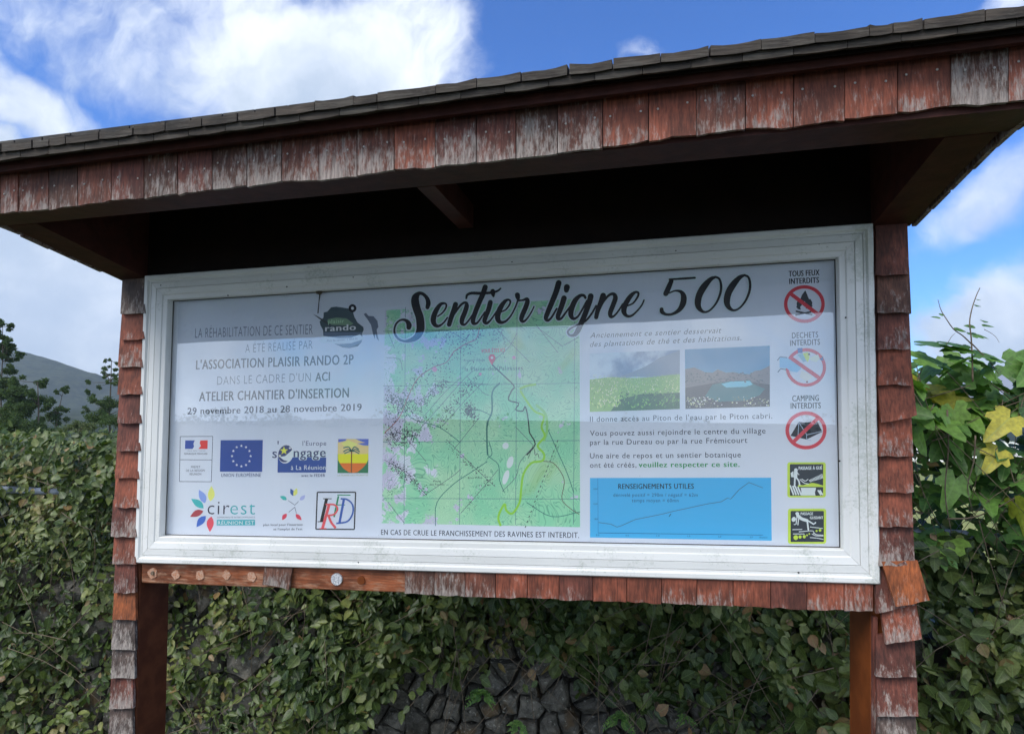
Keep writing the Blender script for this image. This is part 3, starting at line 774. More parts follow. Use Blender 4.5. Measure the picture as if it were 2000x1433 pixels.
def z1(x, y): return (760+x*.08373, 550+y*.08373)
def z2(x, y): return (900+x*.08373, 540+y*.08373)
def z3(x, y): return (1050+x*.11, 530+y*.11)
def z4(x, y): return (1270+x*.105, 520+y*.105)
T = []
def st(z, k, pts): T.append([(*z(x, y), w*k) for x, y, w in pts])
ka = .08373
st(z1, ka, [(895, 600, 95), (915, 500, 110), (885, 390, 92), (800, 295, 75), (700, 275, 90), (620, 360, 165), (608, 480, 188), (650, 650, 185), (710, 820, 185), (732, 1000, 190), (725, 1130, 182), (660, 1270, 150), (540, 1350, 105), (380, 1388, 60), (240, 1350, 50), (150, 1250, 50), (122, 1130, 46), (160, 990, 46), (250, 905, 46), (350, 890, 60), (430, 935, 95), (465, 1010, 125), (458, 1070, 110)])
st(z1, ka, [(1130, 810, 32), (1230, 740, 36), (1315, 630, 42), (1335, 540, 42), (1290, 505, 48), (1200, 530, 80), (1110, 650, 112), (1045, 800, 125), (1032, 930, 122), (1085, 1020, 90), (1170, 1030, 60), (1270, 960, 40), (1360, 840, 38)])
st(z1, ka, [(1550, 530, 118), (1515, 650, 118), (1450, 830, 112), (1400, 1000, 105)])
st(z1, ka, [(1430, 900, 36), (1590, 650, 50), (1700, 520, 55), (1790, 490, 62), (1810, 570, 105), (1765, 720, 112), (1705, 870, 112), (1700, 970, 92), (1765, 1000, 52), (1860, 900, 42), (1980, 720, 38)])
st(z2, ka, [(570, 245, 120), (520, 400, 120), (440, 580, 116), (350, 800, 114), (290, 980, 108), (295, 1085, 92), (370, 1090, 52), (440, 1010, 42), (560, 830, 36)])
st(z2, ka, [(128, 510, 44), (150, 430, 58), (250, 388, 66), (420, 392, 72), (580, 388, 60), (700, 375, 60), (850, 340, 46), (930, 278, 38)])
st(z2, ka, [(745, 345, 112), (752, 400, 105), (762, 460, 50)])
st(z2, ka, [(690, 600, 112), (650, 760, 114), (575, 950, 108), (555, 1045, 98), (605, 1088, 68), (700, 1010, 42), (830, 820, 36)])
st(z2, ka, [(930, 830, 32), (1050, 770, 36), (1135, 660, 42), (1155, 575, 45), (1100, 540, 52), (1010, 600, 92), (920, 740, 122), (862, 900, 127), (872, 1010, 118), (935, 1068, 82), (1050, 1040, 52), (1170, 910, 38), (1270, 720, 38), (1330, 560, 42)])
st(z2, ka, [(1320, 430, 118), (1332, 490, 105), (1345, 560, 50)]); st(z2, ka, [(1340, 562, 42), (1450, 550, 48), (1540, 525, 80), (1555, 590, 108), (1505, 740, 115), (1435, 900, 112), (1412, 1000, 98), (1452, 1052, 62), (1540, 990, 42), (1640, 840, 36), (1708, 700, 30)])
kc = .11
st(z3, kc, [(375, 205, 103), (330, 360, 100), (250, 560, 95), (175, 740, 88), (148, 830, 76), (182, 868, 54), (245, 820, 38), (340, 660, 34)])
st(z3, kc, [(470, 475, 98), (425, 620, 93), (365, 780, 84), (368, 843, 62), (425, 830, 42), (500, 730, 36), (580, 620, 30)])
st(z3, kc, [(520, 280, 108), (512, 335, 88)])
st(z3, kc, [(850, 470, 45), (820, 428, 50), (750, 435, 62), (665, 520, 90), (605, 660, 96), (592, 770, 90), (635, 838, 58), (710, 805, 38), (780, 700, 36), (880, 520, 40)])
st(z3, kc, [(945, 440, 103), (920, 540, 100), (850, 740, 95), (770, 930, 94), (710, 1060, 88), (650, 1128, 60), (570, 1130, 36), (535, 1070, 32), (590, 1010, 32), (700, 955, 32), (850, 880, 36), (960, 750, 36), (1040, 610, 34)])
st(z3, kc, [(1165, 430, 103), (1130, 540, 95), (1070, 690, 84), (1040, 815, 74)])
st(z3, kc, [(1080, 700, 32), (1180, 520, 42), (1280, 415, 46), (1355, 405, 62), (1382, 475, 86), (1340, 600, 86), (1290, 735, 82), (1305, 806, 58), (1370, 780, 36), (1450, 680, 32), (1510, 580, 30)])
st(z3, kc, [(1600, 610, 27), (1700, 560, 32), (1775, 455, 37), (1790, 385, 41), (1735, 370, 46), (1650, 440, 80), (1562, 580, 95), (1532, 700, 94), (1575, 783, 58), (1660, 790, 42), (1760, 710, 32), (1850, 600, 30), (1890, 510, 28)])
kd = .105
st(z4, kd, [(360, 245, 36), (600, 230, 40), (830, 215, 40)]); st(z4, kd, [(395, 270, 80), (345, 390, 98), (290, 510, 95)])
st(z4, kd, [(340, 500, 30), (380, 485, 30), (470, 455, 32), (570, 475, 62), (622, 560, 104), (610, 690, 112), (540, 810, 80), (420, 885, 50), (300, 895, 50), (222, 850, 76), (212, 800, 72)])
for dx, dy in ((0, 0), (540, -33)):
    st(z4, kd, [(1215+dx, 198+dy, 42), (1120+dx, 245+dy, 82), (1000+dx, 380+dy, 122), (915+dx, 530+dy, 124), (885+dx, 680+dy, 118), (915+dx, 785+dy, 88), (1000+dx, 850+dy, 46), (1110+dx, 818+dy, 36), (1230+dx, 680+dy, 40), (1305+dx, 500+dy, 46), (1318+dx, 350+dy, 46), (1285+dx, 235+dy, 42), (1212+dx, 198+dy, 42)])

# ---- the map
def map_mat():
    m = bpy.data.materials.new('printed_map'); m.use_nodes = True; nt = m.node_tree
    b = nt.nodes['Principled BSDF']; b.inputs['Roughness'].default_value = .5
    geo = nn(nt, 'ShaderNodeNewGeometry'); p = geo.outputs['Position']
    n1, _ = noise(nt, p, 5.0, 4, .55, .6); n2, _ = noise(nt, p, 9, 3, .5); n3, _ = noise(nt, p, 26, 5, .6)
    sp = nn(nt, 'ShaderNodeSeparateXYZ'); nt.links.new(p, sp.inputs[0])
    green = mix_col(nt, map_range(nt, n2, .35, .65), srgb(160, 234, 190), srgb(196, 242, 200))
    leftness = map_range(nt, sp.outputs[0], 1.05, .70, -.10, .13)
    pale = map_range(nt, math_node(nt, 'ADD', n3, leftness), .56, .59)
    n4, _ = noise(nt, p, 13, 4, .6); town = mix_col(nt, map_range(nt, n4, .5, .6), srgb(240, 244, 254), srgb(226, 218, 242))
    c = mix_col(nt, pale, green, town)
    h = math_node(nt, 'FRACT', math_node(nt, 'MULTIPLY', n1, 62.0))
    line = math_node(nt, 'MULTIPLY', map_range(nt, h, 0, .30, 1, 0), map_range(nt, h, .0, .04, 0, 1))
    c = mix_col(nt, math_node(nt, 'MULTIPLY', line, .8), c, srgb(84, 168, 136))
    c = mix_col(nt, map_range(nt, n1, .60, .72, 0, .6), c, srgb(160, 205, 110))
    nt.links.new(c, b.inputs['Base Color'])
    return m
mp_ = Print('map', 1, 'printed hiking map in green with black house dots')
mp_.poly([(752, 606), (900, 597), (1132, 583), (1133, 1029), (745.5, 1021)], map_mat())
def m5(x, y): return (740+x*.307, 600+y*.307)
def lines(L_, w, rgb, sub=4):
    for l_ in L_: mp_.strip([m5(*q) for q in l_], w, rgb, cap=False, keep=True, sub=sub)
mp_.up()
for gx in (790, 898.5, 1008, 1121): mp_.strip([(gx-(900-gx)*0+2, 600), (gx-1, 1024)], .9, (70, 110, 120), cap=False, keep=True, sub=1)
for ya, yb in ((647, 638), (754, 748), (863, 860), (973, 974)): mp_.strip([(748, ya), (1132, yb)], .9, (70, 110, 120), cap=False, keep=True, sub=1)
mp_.up()
river = (40, 112, 104)
lines([[(770, 480), (720, 540), (722, 660), (690, 740), (690, 860), (695, 940), (760, 1000), (768, 1100), (800, 1180)], [(700, 850), (720, 930), (690, 960)], [(360, 1390), (370, 1240), (480, 1120), (600, 1040), (690, 980)], [(560, 660), (640, 655), (720, 690)],
       [(1060, 740), (1130, 900), (1200, 1060), (1240, 1180)], [(940, 1240), (1100, 1330), (1280, 1300)], [(120, 560), (200, 700), (380, 760), (520, 860)]], 1.4, river)
lines([[(770, 480), (722, 540), (720, 660), (690, 740), (688, 860), (692, 940)]], 3.0, river)
lines([[(1000, 620), (1060, 680), (1070, 780), (1050, 850)]], 5, (130, 190, 110))
lines([[(35, 800), (130, 700), (190, 560), (250, 450), (350, 380), (430, 350), (480, 280), (560, 230), (620, 200), (640, 130)]], 1.6, (150, 70, 70))
roads = [[(60, 1240), (160, 1370)], [(35, 970), (140, 1030), (300, 1190)], [(150, 800), (300, 980)], [(200, 840), (380, 640), (520, 480), (600, 400)], [(280, 700), (420, 540), (520, 450)], [(400, 760), (560, 580), (660, 480)], [(430, 840), (600, 1010), (740, 1140)], [(740, 130), (880, 270), (960, 350)],
         [(1010, 130), (1170, 250)], [(1000, 110), (1140, 290)], [(520, 1310), (660, 1150), (760, 1030)], [(280, 1200), (460, 1080), (520, 1030)], [(560, 440), (660, 540), (700, 560)], [(100, 260), (60, 160)], [(300, 160), (440, 150), (560, 220)], [(870, 760), (985, 880)], [(980, 890), (900, 980), (870, 1080), (785, 1170)], [(880, 160), (830, 250), (740, 330)], [(1180, 240), (1270, 190)], [(350, 470), (520, 480), (700, 490)], [(640, 700), (560, 800), (480, 900)], [(45, 320), (130, 330), (150, 400)]]
lines(roads, .9, (75, 80, 100), 3)
lines([[(720, 365), (790, 430), (860, 500), (845, 530), (825, 590), (890, 610), (870, 650), (915, 660), (930, 630), (945, 680), (955, 760), (960, 800), (995, 870), (940, 940)]], 2.4, (18, 42, 42), 3)
lines([[(980, 880), (950, 960)], [(990, 900), (995, 940), (1010, 930), (1020, 960)]], 1.0, (30, 40, 40))
lines([[(895, 520), (940, 500), (1000, 490)], [(900, 530), (930, 580), (990, 660), (1050, 690), (1035, 760), (1055, 820), (1010, 880), (1050, 930), (1040, 975), (970, 990), (920, 1060), (905, 1160), (895, 1240), (850, 1310), (810, 1290), (800, 1250), (760, 1330), (775, 1390)]], 4.2, (140, 196, 62), 4)
lines([[(1040, 978), (1110, 990), (1165, 1060), (1180, 1120), (1165, 1220), (1220, 1280), (1275, 1315)]], 1.3, (90, 60, 60))
mp_.up()
def specks(n, around, spread, size=(1.1, 2.2)):
    for _ in range(n):
        l_ = random.choice(around); k = random.randrange(len(l_)-1); t = random.random()
        x = l_[k][0]*(1-t)+l_[k+1][0]*t+random.gauss(0, spread); y = l_[k][1]*(1-t)+l_[k+1][1]*t+random.gauss(0, spread)
        if not (42 < x < 1262 and 90 < y < 1375): continue
        a_ = random.random()*3; s_ = random.uniform(*size); px_ = m5(x, y); mp_.lay -= 1e-7
        mp_.poly([(px_[0]+s_*math.cos(a_+q*math.pi/2)*(1 if q % 2 else .6), px_[1]+s_*math.sin(a_+q*math.pi/2)*(1 if q % 2 else .6)) for q in range(4)], (44, 46, 62), keep=True)
main = [[(35, 780), (150, 640), (250, 450), (430, 350), (560, 240), (640, 140)], [(60, 560), (200, 640)], [(60, 820), (220, 820)]]
specks(900, main, 36, (1.0, 2.1)); specks(620, [[(380, 740), (520, 560), (620, 470)], [(250, 640), (430, 460)], [(560, 620), (600, 700)]], 18, (.9, 2.0))
specks(320, [[(130, 1000), (300, 1180)], [(60, 980), (180, 1090)], [(430, 850), (560, 980), (720, 1120)]], 13, (.9, 1.8)); specks(190, [[(240, 660), (320, 770)], [(380, 200), (560, 180)], [(700, 130), (820, 230)]], 28, (.9, 1.7)); specks(120, [[(540, 1300), (700, 1100)], [(60, 1100), (90, 1200)]], 20, (.6, 1.3))
lines([[(930+i*12, 1400-i*32), (936+i*12, 1388-i*32)] for i in range(18)], 1.8, (60, 80, 80), 1)
mp_.up()
for c_, rx_, ry_ in (((806, 880), 20, 22), ((835, 985), 20, 40), ((808, 1080), 18, 48)):
    mp_.circle(m5(*c_), rx_*.307, ry_*.307, (205, 212, 235), 14, keep=True, rot=.3)
for c_, r_ in (((355, 395), 16), ((645, 425), 10), ((860, 320), 12)): mp_.circle(m5(*c_), r_*.307, r_*.307, (225, 130, 160), 10, keep=True)
mp_.done()
tx = Print('map_lettering', 9, 'place names and red marker printed on the map')
tx.text('la Plaine-des-Palmistes', (908, 724.5), (1021, 722), 8, (22, 60, 60)); tx.text('VOUS ÊTES ICI', (940, 689), (985.5, 687), 7.5, (200, 40, 60), .02)
tx.text('Premier Village', (906, 706), (947, 705), 4.6, (40, 70, 80)); tx.text('Deuxième', (785.6, 842.5), (823.5, 841.6), 6, (22, 50, 60)); tx.text('Village', (793, 853), (816, 852.5), 6, (22, 50, 60))
tx.text('Piton', (846.5, 941), (860, 941), 4, (20, 40, 50), .01); tx.text('des Roches', (839, 947.5), (868, 947), 4, (20, 40, 50)); tx.text('Bras Piton', (914, 934.5), (942, 934), 4, (20, 40, 50))
tx.text('FORÊT DE LA PLAINE', (1034, 1018), (1092, 870), 3.5, (60, 90, 90))
tx.poly([(961, 713), (955, 703), (954, 697), (958, 691.5), (964, 691.5), (968, 697), (967, 703)], (205, 50, 60)); tx.circle((961, 698.5), 2.6, 2.6, (245, 215, 205), 10)
tx.done()

halo = Print('title_halo', 20, 'pale outline printed round the title'); halo_rgb = (196, 208, 228)
for s_ in T:
    halo.strip([(x, y, w+4.6) for x, y, w in s_], 1, halo_rgb, sub=3)
halo.done()
ttl = Print('title_lettering', 62, 'script title reading Sentier ligne 500')
for s_ in T: ttl.strip(s_, 1, BLACK, sub=5)
print('title layer', ttl.lay, 'limit .0195'); ttl.done()

# ---- lettering at left
t = Print('text_block', 2, 'grey capitals naming the association and the dates')
t.text('LA RÉHABILITATION DE CE SENTIER', (381, 660), (610.6, 652.5), 20, (88, 98, 118), -.012)
t.text('A ÉTÉ RÉALISÉ PAR', (479, 689), (610.3, 681), 17.5, (88, 98, 118), -.012)
t.text("L'ASSOCIATION PLAISIR RANDO 2P", (383, 721.3), (690, 711), 19, (28, 36, 54), .012)
t.text("DANS LE CADRE D'UN", (424, 751.5), (607, 744.6), 17.5, (88, 98, 118), -.012); t.text('ACI', (616, 744.6), (644, 743), 18, (28, 36, 54), .012)
t.text("ATELIER CHANTIER D'INSERTION", (389, 783.3), (681, 775.8), 18.8, (28, 36, 54), .012)
t.text('29 novembre 2018 au 28 novembre 2019', (366.5, 809), (706, 801.6), 13.6, (28, 36, 60), .016)
t.done()
t = Print('text_block', 2, 'warning line in capitals under the map')
t.text('EN CAS DE CRUE LE FRANCHISSEMENT DES RAVINES EST INTERDIT.', (744.3, 1043.8), (1131, 1050), 10.8, (30, 40, 60), .006); t.done()
t = Print('text_block', 2, 'paragraphs describing the trail')
c_ = (42, 50, 70)
t.text('Anciennement ce sentier desservait', (1152.4, 659.8), (1409.4, 649.8), 10.6, c_, 0.0, .28)
t.text('des plantations de thé et des habitations.', (1152.4, 677.2), (1448, 664.2), 10.6, c_, 0.0, .28)
t.text("Il donne accès au Piton de l'eau par le Piton cabri.", (1152.4, 823.5), (1508.4, 816.8), 10.8, c_)
t.text('Vous pouvez aussi rejoindre le centre du village', (1152.4, 850.7), (1495.3, 846), 10.8, c_); t.text('par la rue Dureau ou par la rue Frémicourt', (1152.4, 868.6), (1459.7, 864.3), 10.8, c_)
t.text('Une aire de repos et un sentier botanique', (1152.4, 894.7), (1447, 892.6), 10.8, c_); t.text('ont été créés,', (1152.4, 913), (1243, 912.1), 10.8, c_)
t.text('veuillez respecter ce site.', (1247.6, 912.1), (1444.4, 911.2), 10.8, (40, 140, 80), .02); t.done()

# ---- rando emblem
def z5(x, y): return (610+x*.08373, 580+y*.08373)
t = Print('logo', 2, 'dark island shaped emblem with the word rando')
isl = [(265, 360), (350, 340), (440, 240), (550, 225), (700, 245), (850, 270), (950, 350), (985, 470), (1060, 600), (1190, 700), (1200, 760), (1160, 850), (1170, 950), (1150, 1050), (1060, 1150), (860, 1190), (700, 1170), (540, 1100), (330, 1000), (260, 900), (250, 770), (190, 660), (170, 570), (260, 480)]
t.poly([z5(*q) for q in isl], (60, 78, 84)); t.poly([z5(*q) for q in [(360, 520), (560, 480), (800, 500), (960, 620), (900, 660), (450, 650), (350, 600)]], (112, 140, 112))
t.poly([z5(*q) for q in [(275, 820), (1160, 820), (1150, 1050), (860, 1190), (540, 1100), (270, 940)]], (96, 112, 132))
t.ring(z5(938, 262), 92*ka, 95*ka, 58*ka, (16, 16, 28), 24); t.circle(z5(938, 262), 33*ka, 33*ka, (210, 218, 232), 12)
t.poly([z5(*q) for q in [(20, 400), (90, 430), (330, 570), (440, 640), (420, 670), (300, 610), (150, 500)]], (52, 60, 60))
t.poly([z5(*q) for q in [(190, 890), (280, 910), (600, 960), (900, 950), (1110, 870), (1200, 960), (1225, 975), (1120, 1010), (900, 1080), (620, 1100), (330, 1070), (280, 1090), (150, 1020), (230, 970)]], (196, 206, 222))
t.text('rando', z5(305, 800), z5(1010, 770), 12.5, (222, 230, 240), .03); t.text('plaisir', z5(370, 620), z5(740, 600), 8, (165, 198, 160), .01)
t.text("Plus de sentier, 1 seul île", z5(345, 1045), z5(1060, 985), 4, (120, 130, 150))
t.poly([z5(*q) for q in [(1200, 400), (1250, 370), (1310, 440), (1430, 450), (1520, 560), (1540, 700), (1500, 760), (1520, 880), (1555, 1030), (1500, 960), (1470, 850), (1460, 980), (1420, 880), (1370, 650), (1300, 540)]], (98, 108, 124))
t.done()

# ---- row of logos, first line
def z6(x, y): return (330+x*.215, 820+y*.215)
t = Print('logo', 2, 'thin framed state emblem in blue, white and red')
t.outline([z6(103, 150), z6(398, 148), z6(385, 560), z6(95, 558)], 1.1, (70, 80, 100)); t.strip([z6(100, 360), z6(392, 362)], 1.1, (70, 80, 100), cap=False, keep=True, sub=1)
t.poly([z6(148, 185), z6(235, 184), z6(222, 215), z6(228, 240), z6(215, 262), z6(145, 262)], (42, 70, 150)); t.poly([z6(285, 185), z6(352, 184), z6(350, 263), z6(268, 262), z6(290, 235), z6(280, 210)], (215, 50, 50))
t.text('Liberté · Égalité · Fraternité', z6(165, 283), z6(330, 283), 2.2, (90, 95, 110)); t.text('RÉPUBLIQUE FRANÇAISE', z6(140, 313), z6(350, 312), 3.2, (60, 65, 80), .01)
t.text('PRÉFET', z6(200, 436), z6(285, 435), 4.4, (70, 75, 90)); t.text('DE LA RÉGION', z6(155, 468), z6(325, 467), 4.4, (70, 75, 90)); t.text('RÉUNION', z6(188, 500), z6(293, 500), 4.4, (70, 75, 90)); t.done()
t = Print('logo', 2, 'blue flag with a ring of twelve stars')
t.poly([z6(470, 183), z6(853, 181), z6(847, 470), z6(462, 468)], (24, 62, 140))
def star(p, c, r, rgb, rot=0): p.poly([(c[0]+(r if k % 2 == 0 else r*.42)*math.sin(rot+k*math.pi/5), c[1]-(r if k % 2 == 0 else r*.42)*math.cos(rot+k*math.pi/5)) for k in range(10)], rgb, keep=True)
t.up()
for k in range(12): star(t, (471.5+18.2*math.sin(k*math.pi/6), 890.3-20*math.cos(k*math.pi/6)), 2.9, (235, 238, 215))
t.text('UNION EUROPÉENNE', z6(475, 516), z6(835, 515), 7, (40, 60, 110), .005); t.done()
def z7(x, y): return (520+x*.105, 850+y*.105)
t = Print('logo', 2, "emblem reading l'Europe s'engage over a navy block")
t.poly([z7(215, 405), z7(1115, 410), z7(1110, 690), z7(210, 690)], (26, 66, 140))
t.text("l'Europe", z7(675, 190), z7(1115, 187), 9.6, (52, 62, 100)); t.text('s', z7(115, 418), z7(195, 418), 20, (52, 62, 100), .01); t.text("'", z7(205, 290), z7(228, 290), 20, (52, 62, 100))
t.circle(z7(362, 345), 14.8, 18.6, (210, 220, 236), 28, rot=.2); t.circle(z7(355, 340), 13.6, 17.2, (45, 55, 105), 28, rot=.35)
t.poly([z7(250, 400), z7(350, 385), z7(450, 300), z7(492, 255), z7(505, 340), z7(480, 430), z7(410, 480), z7(330, 460)], (205, 214, 235))
t.up(); star(t, z7(330, 285), 8.4, (235, 225, 70)); star(t, z7(255, 380), 3.4, (210, 225, 190)); star(t, z7(440, 235), 3, (225, 232, 240))
t.text('ngage', z7(505, 407), z7(1108, 403), 19.5, (200, 212, 236), .07); t.text('ngage', z7(512, 405), z7(1103, 401), 19.2, (52, 62, 100), .012)
t.text('à La Réunion', z7(460, 640), z7(1103, 636), 9.4, (205, 218, 240), .004); t.text('avec le FEDER', z7(655, 770), z7(1095, 767), 5.6, (50, 60, 100), .01); t.done()
t = Print('logo', 2, 'square palm tree emblem in yellow, orange and green')
sq = lambda ya, yb, rgb: t.poly([z7(1334-(ya-65)*.014, ya), z7(1906-(ya-65)*.016, ya), z7(1906-(yb-65)*.016, yb), z7(1334-(yb-65)*.014, yb)], rgb)
sq(65, 700, (34, 112, 74)); sq(65, 345, (236, 190, 130))
t.poly([z7(1335, 345), z7(1900, 345), z7(1898, 450), z7(1860, 530), z7(1375, 530), z7(1335, 450)], (238, 208, 20)); t.poly([z7(1365, 515), z7(1870, 515), z7(1800, 600), z7(1700, 680), z7(1620, 697), z7(1530, 680), z7(1430, 610)], (236, 106, 34))
for a_ in ([(1340, 68), (1500, 68), (1470, 100), (1340, 130)], [(1660, 66), (1904, 66), (1903, 150), (1790, 120)], [(1700, 150), (1902, 130), (1900, 190), (1800, 185)]): t.poly([z7(*q) for q in a_], (84, 104, 186))
for a_ in ([(1400, 150), (1530, 90), (1700, 160), (1600, 230), (1450, 200)],): t.poly([z7(*q) for q in a_], (232, 214, 120))
t.strip([z7(1588, 290), z7(1584, 695)], 2.2, (110, 70, 30), cap=False, sub=1)
for a_ in ([(1590, 290), (1530, 215), (1440, 230)], [(1590, 290), (1520, 260), (1440, 300)], [(1590, 292), (1540, 300), (1460, 335)], [(1590, 290), (1640, 215), (1715, 255)], [(1590, 290), (1660, 260), (1735, 300)], [(1590, 292), (1650, 295), (1725, 335)]): t.strip([z7(*q) for q in a_], 2.2, (30, 100, 92), keep=True)
t.text('LA PLAINE DES PALMISTES', z7(1325, 757), z7(1893, 750), 3.2, (150, 160, 110)); t.done()

# ---- second line
t = Print('logo', 2, 'six coloured petals beside the word cirest')
for b_, e_, w_, rgb in (((375, 738), (386, 598), 62, (222, 216, 110)), ((328, 755), (272, 632), 62, (128, 150, 208)), ((315, 800), (202, 715), 62, (62, 168, 168)), ((312, 825), (192, 878), 58, (160, 62, 70)), ((335, 870), (250, 972), 60, (62, 100, 180)), ((385, 875), (372, 1016), 64, (218, 78, 92))):
    t.leaf(z6(*b_), z6(*e_), w_*.215*1.15, rgb)
t.text('cir', z6(350, 856), z6(548, 856), 28.5, (40, 40, 62), -.01); t.text('est', z6(556, 857), z6(782, 857), 28.5, (58, 160, 164), -.01)
t.text('COMMUNAUTÉ INTERCOMMUNALE', z6(437, 889), z6(780, 887), 2.6, (60, 66, 80)); t.poly([z6(435, 905), z6(782, 904), z6(782, 955), z6(433, 956)], (64, 160, 168)); t.text('RÉUNION EST', z6(445, 948), z6(773, 947), 7, (215, 230, 238), .004); t.done()
t = Print('logo', 2, 'small crossed sprig emblem of an employment plan')
for b_, e_, w_, rgb in (((1128, 688), (1105, 622), 36, (42, 76, 140)), ((1134, 688), (1162, 618), 36, (215, 214, 110)), ((1070, 724), (1008, 692), 36, (56, 165, 155)), ((1188, 726), (1238, 680), 34, (160, 165, 205)), ((1070, 850), (1028, 908), 36, (205, 58, 80)), ((1153, 852), (1206, 908), 36, (205, 58, 80))): t.leaf(z6(*b_), z6(*e_), w_*.215*1.15, rgb)
t.up()
for a_ in ([(1083, 730), (1143, 772)], [(1143, 772), (1178, 738)], [(1088, 836), (1143, 790)], [(1143, 790), (1158, 845)]): t.strip([z6(*q) for q in a_], 1.0, (90, 100, 120), cap=False, keep=True, sub=1)
t.text("plan local pour l'insertion", z6(858, 960), z6(1213, 958), 4.6, (60, 66, 82), .01); t.text("et l'emploi de l'est", z6(950, 1000), z6(1212, 998), 4.6, (60, 66, 82), .01); t.done()
t = Print('logo', 2, 'black square frame around overlapping letters I R F D')
t.outline([z6(1348, 655), z6(1696, 655), z6(1684, 992), z6(1335, 990)], 2.5, (26, 28, 40))
t.strip([z6(1540, 690), z6(1500, 880)], 3.4, (30, 130, 84), cap=False, sub=1); t.strip([z6(1530, 680), z6(1650, 682)], 2, (30, 130, 84), cap=False, sub=1); t.strip([z6(1525, 770), z6(1600, 770)], 1.6, (30, 130, 84), cap=False, sub=1)
t.strip([z6(1432, 715), z6(1385, 922)], 6, (30, 24, 30), cap=False, sub=1); t.strip([z6(1400, 714), z6(1478, 714)], 1.6, (30, 24, 30), cap=False, sub=1); t.strip([z6(1350, 922), z6(1420, 922)], 1.6, (30, 24, 30), cap=False, sub=1)
t.strip([z6(1590, 716), z6(1548, 938)], 4.6, (52, 86, 160), cap=False, sub=1); t.strip([z6(1560, 714, ), z6(1620, 722), z6(1668, 770), z6(1668, 850), z6(1620, 920), z6(1520, 938)], 3.2, (52, 86, 160), cap=False)
t.strip([z6(1455, 768), z6(1395, 982)], 5.4, (222, 82, 88), cap=False, sub=1); t.strip([z6(1425, 766), z6(1500, 768), z6(1532, 805), z6(1500, 855), z6(1430, 868)], 3.4, (222, 82, 88), cap=False); t.strip([z6(1450, 868), z6(1475, 930), z6(1515, 980)], 4.6, (222, 82, 88), cap=False); t.strip([z6(1370, 984), z6(1430, 984)], 1.8, (222, 82, 88), cap=False, sub=1)
t.done()

# ---- two printed photographs
def z8(x, y): return (1130+x*.2093, 510+y*.2093)
def pic_mat(name, build):
    m = bpy.data.materials.new(name); m.use_nodes = True; nt = m.node_tree
    b = nt.nodes['Principled BSDF']; b.inputs['Roughness'].default_value = .5
    geo = nn(nt, 'ShaderNodeNewGeometry'); nt.links.new(build(nt, geo.outputs['Position']), b.inputs['Base Color']); return m
def sky_tea(nt, p):
    n1, _ = noise(nt, p, 11, 5, .6); return mix_col(nt, map_range(nt, n1, .4, .62), srgb(130, 156, 190), srgb(225, 240, 250))
t = Print('photo', 2, 'printed photo of a misty tea field')
t.poly([z8(105, 862), z8(945, 828), z8(945, 1378), z8(105, 1405)], pic_mat('printed_mist', sky_tea))
t.poly([z8(620, 985), z8(760, 900), z8(945, 832), z8(945, 1100), z8(600, 1080), z8(380, 1080)], (124, 138, 154))
t.poly([z8(105, 1105), z8(300, 1080), z8(520, 1090), z8(700, 1080), z8(850, 1060), z8(945, 1055), z8(945, 1378), z8(105, 1405)], (138, 176, 88))
t.poly([z8(380, 1290), z8(580, 1240), z8(945, 1225), z8(945, 1378), z8(300, 1398)], (46, 92, 40)); t.up()
for _ in range(620):
    x = random.uniform(112, 938); y = random.uniform(1050+random.random()*40, 1385-(x-105)*.03); l_ = 10+26*((y-1040)/340); a_ = random.uniform(-2.6, -.5)
    t.lay -= 1.5e-7; g = random.random()
    e_ = (min(942, max(108, x+l_*math.cos(a_))), y+l_*math.sin(a_)); dk = (y > 1230 and x > 380)
    rgb = random.choice([(196, 222, 130), (160, 198, 86), (225, 238, 175), (110, 155, 64)] if not dk else [(70, 130, 52), (44, 92, 36), (120, 170, 70), (30, 66, 30)])
    t.poly([z8(x, y), z8(x+l_*.35*math.cos(a_+.6), y+l_*.35*math.sin(a_+.6)), z8(*e_), z8(x+l_*.35*math.cos(a_-.6), y+l_*.35*math.sin(a_-.6))], rgb, keep=True)
t.done()
def sky_lake(nt, p):
    sp = nn(nt, 'ShaderNodeSeparateXYZ'); nt.links.new(p, sp.inputs[0]); return mix_col(nt, map_range(nt, sp.outputs[2], 1.70, 1.55), srgb(60, 150, 195), srgb(150, 228, 250))
t = Print('photo', 2, 'printed photo of a dark mountain lake under a blue sky')
t.poly([z8(993, 823), z8(1785, 788), z8(1785, 1355), z8(998, 1378)], pic_mat('printed_lake_sky', sky_lake))
t.poly([z8(*q) for q in [(996, 1005), (1080, 990), (1180, 1035), (1250, 1040), (1300, 1010), (1380, 1040), (1440, 1035), (1520, 1050), (1600, 1055), (1640, 1025), (1700, 1015), (1785, 975), (1785, 1180), (996, 1220)]], (112, 104, 104))
t.poly([z8(*q) for q in [(996, 1180), (1300, 1130), (1500, 1110), (1785, 1150), (1785, 1355), (998, 1378)]], (52, 44, 42))
t.poly([z8(*q) for q in [(1250, 1150), (1400, 1120), (1600, 1112), (1640, 1150), (1740, 1190), (1690, 1250), (1560, 1300), (1300, 1310), (1180, 1260)]], (34, 104, 104)); t.poly([z8(*q) for q in [(1330, 1145), (1430, 1122), (1600, 1116), (1625, 1150), (1560, 1172), (1380, 1178)]], (110, 190, 205)); t.up()
for _ in range(170):
    x = random.choice([random.uniform(1005, 1200), random.uniform(1005, 1350), random.uniform(1430, 1775)]); y = random.uniform(1270, 1362)-(x-1000)*.02; s_ = random.uniform(3, 9); t.lay -= 1.5e-7
    t.circle(z8(x, y), s_*.2093, s_*.17, random.choice([(235, 235, 205), (205, 205, 150), (150, 150, 110), (90, 110, 60)]), 5, keep=True)
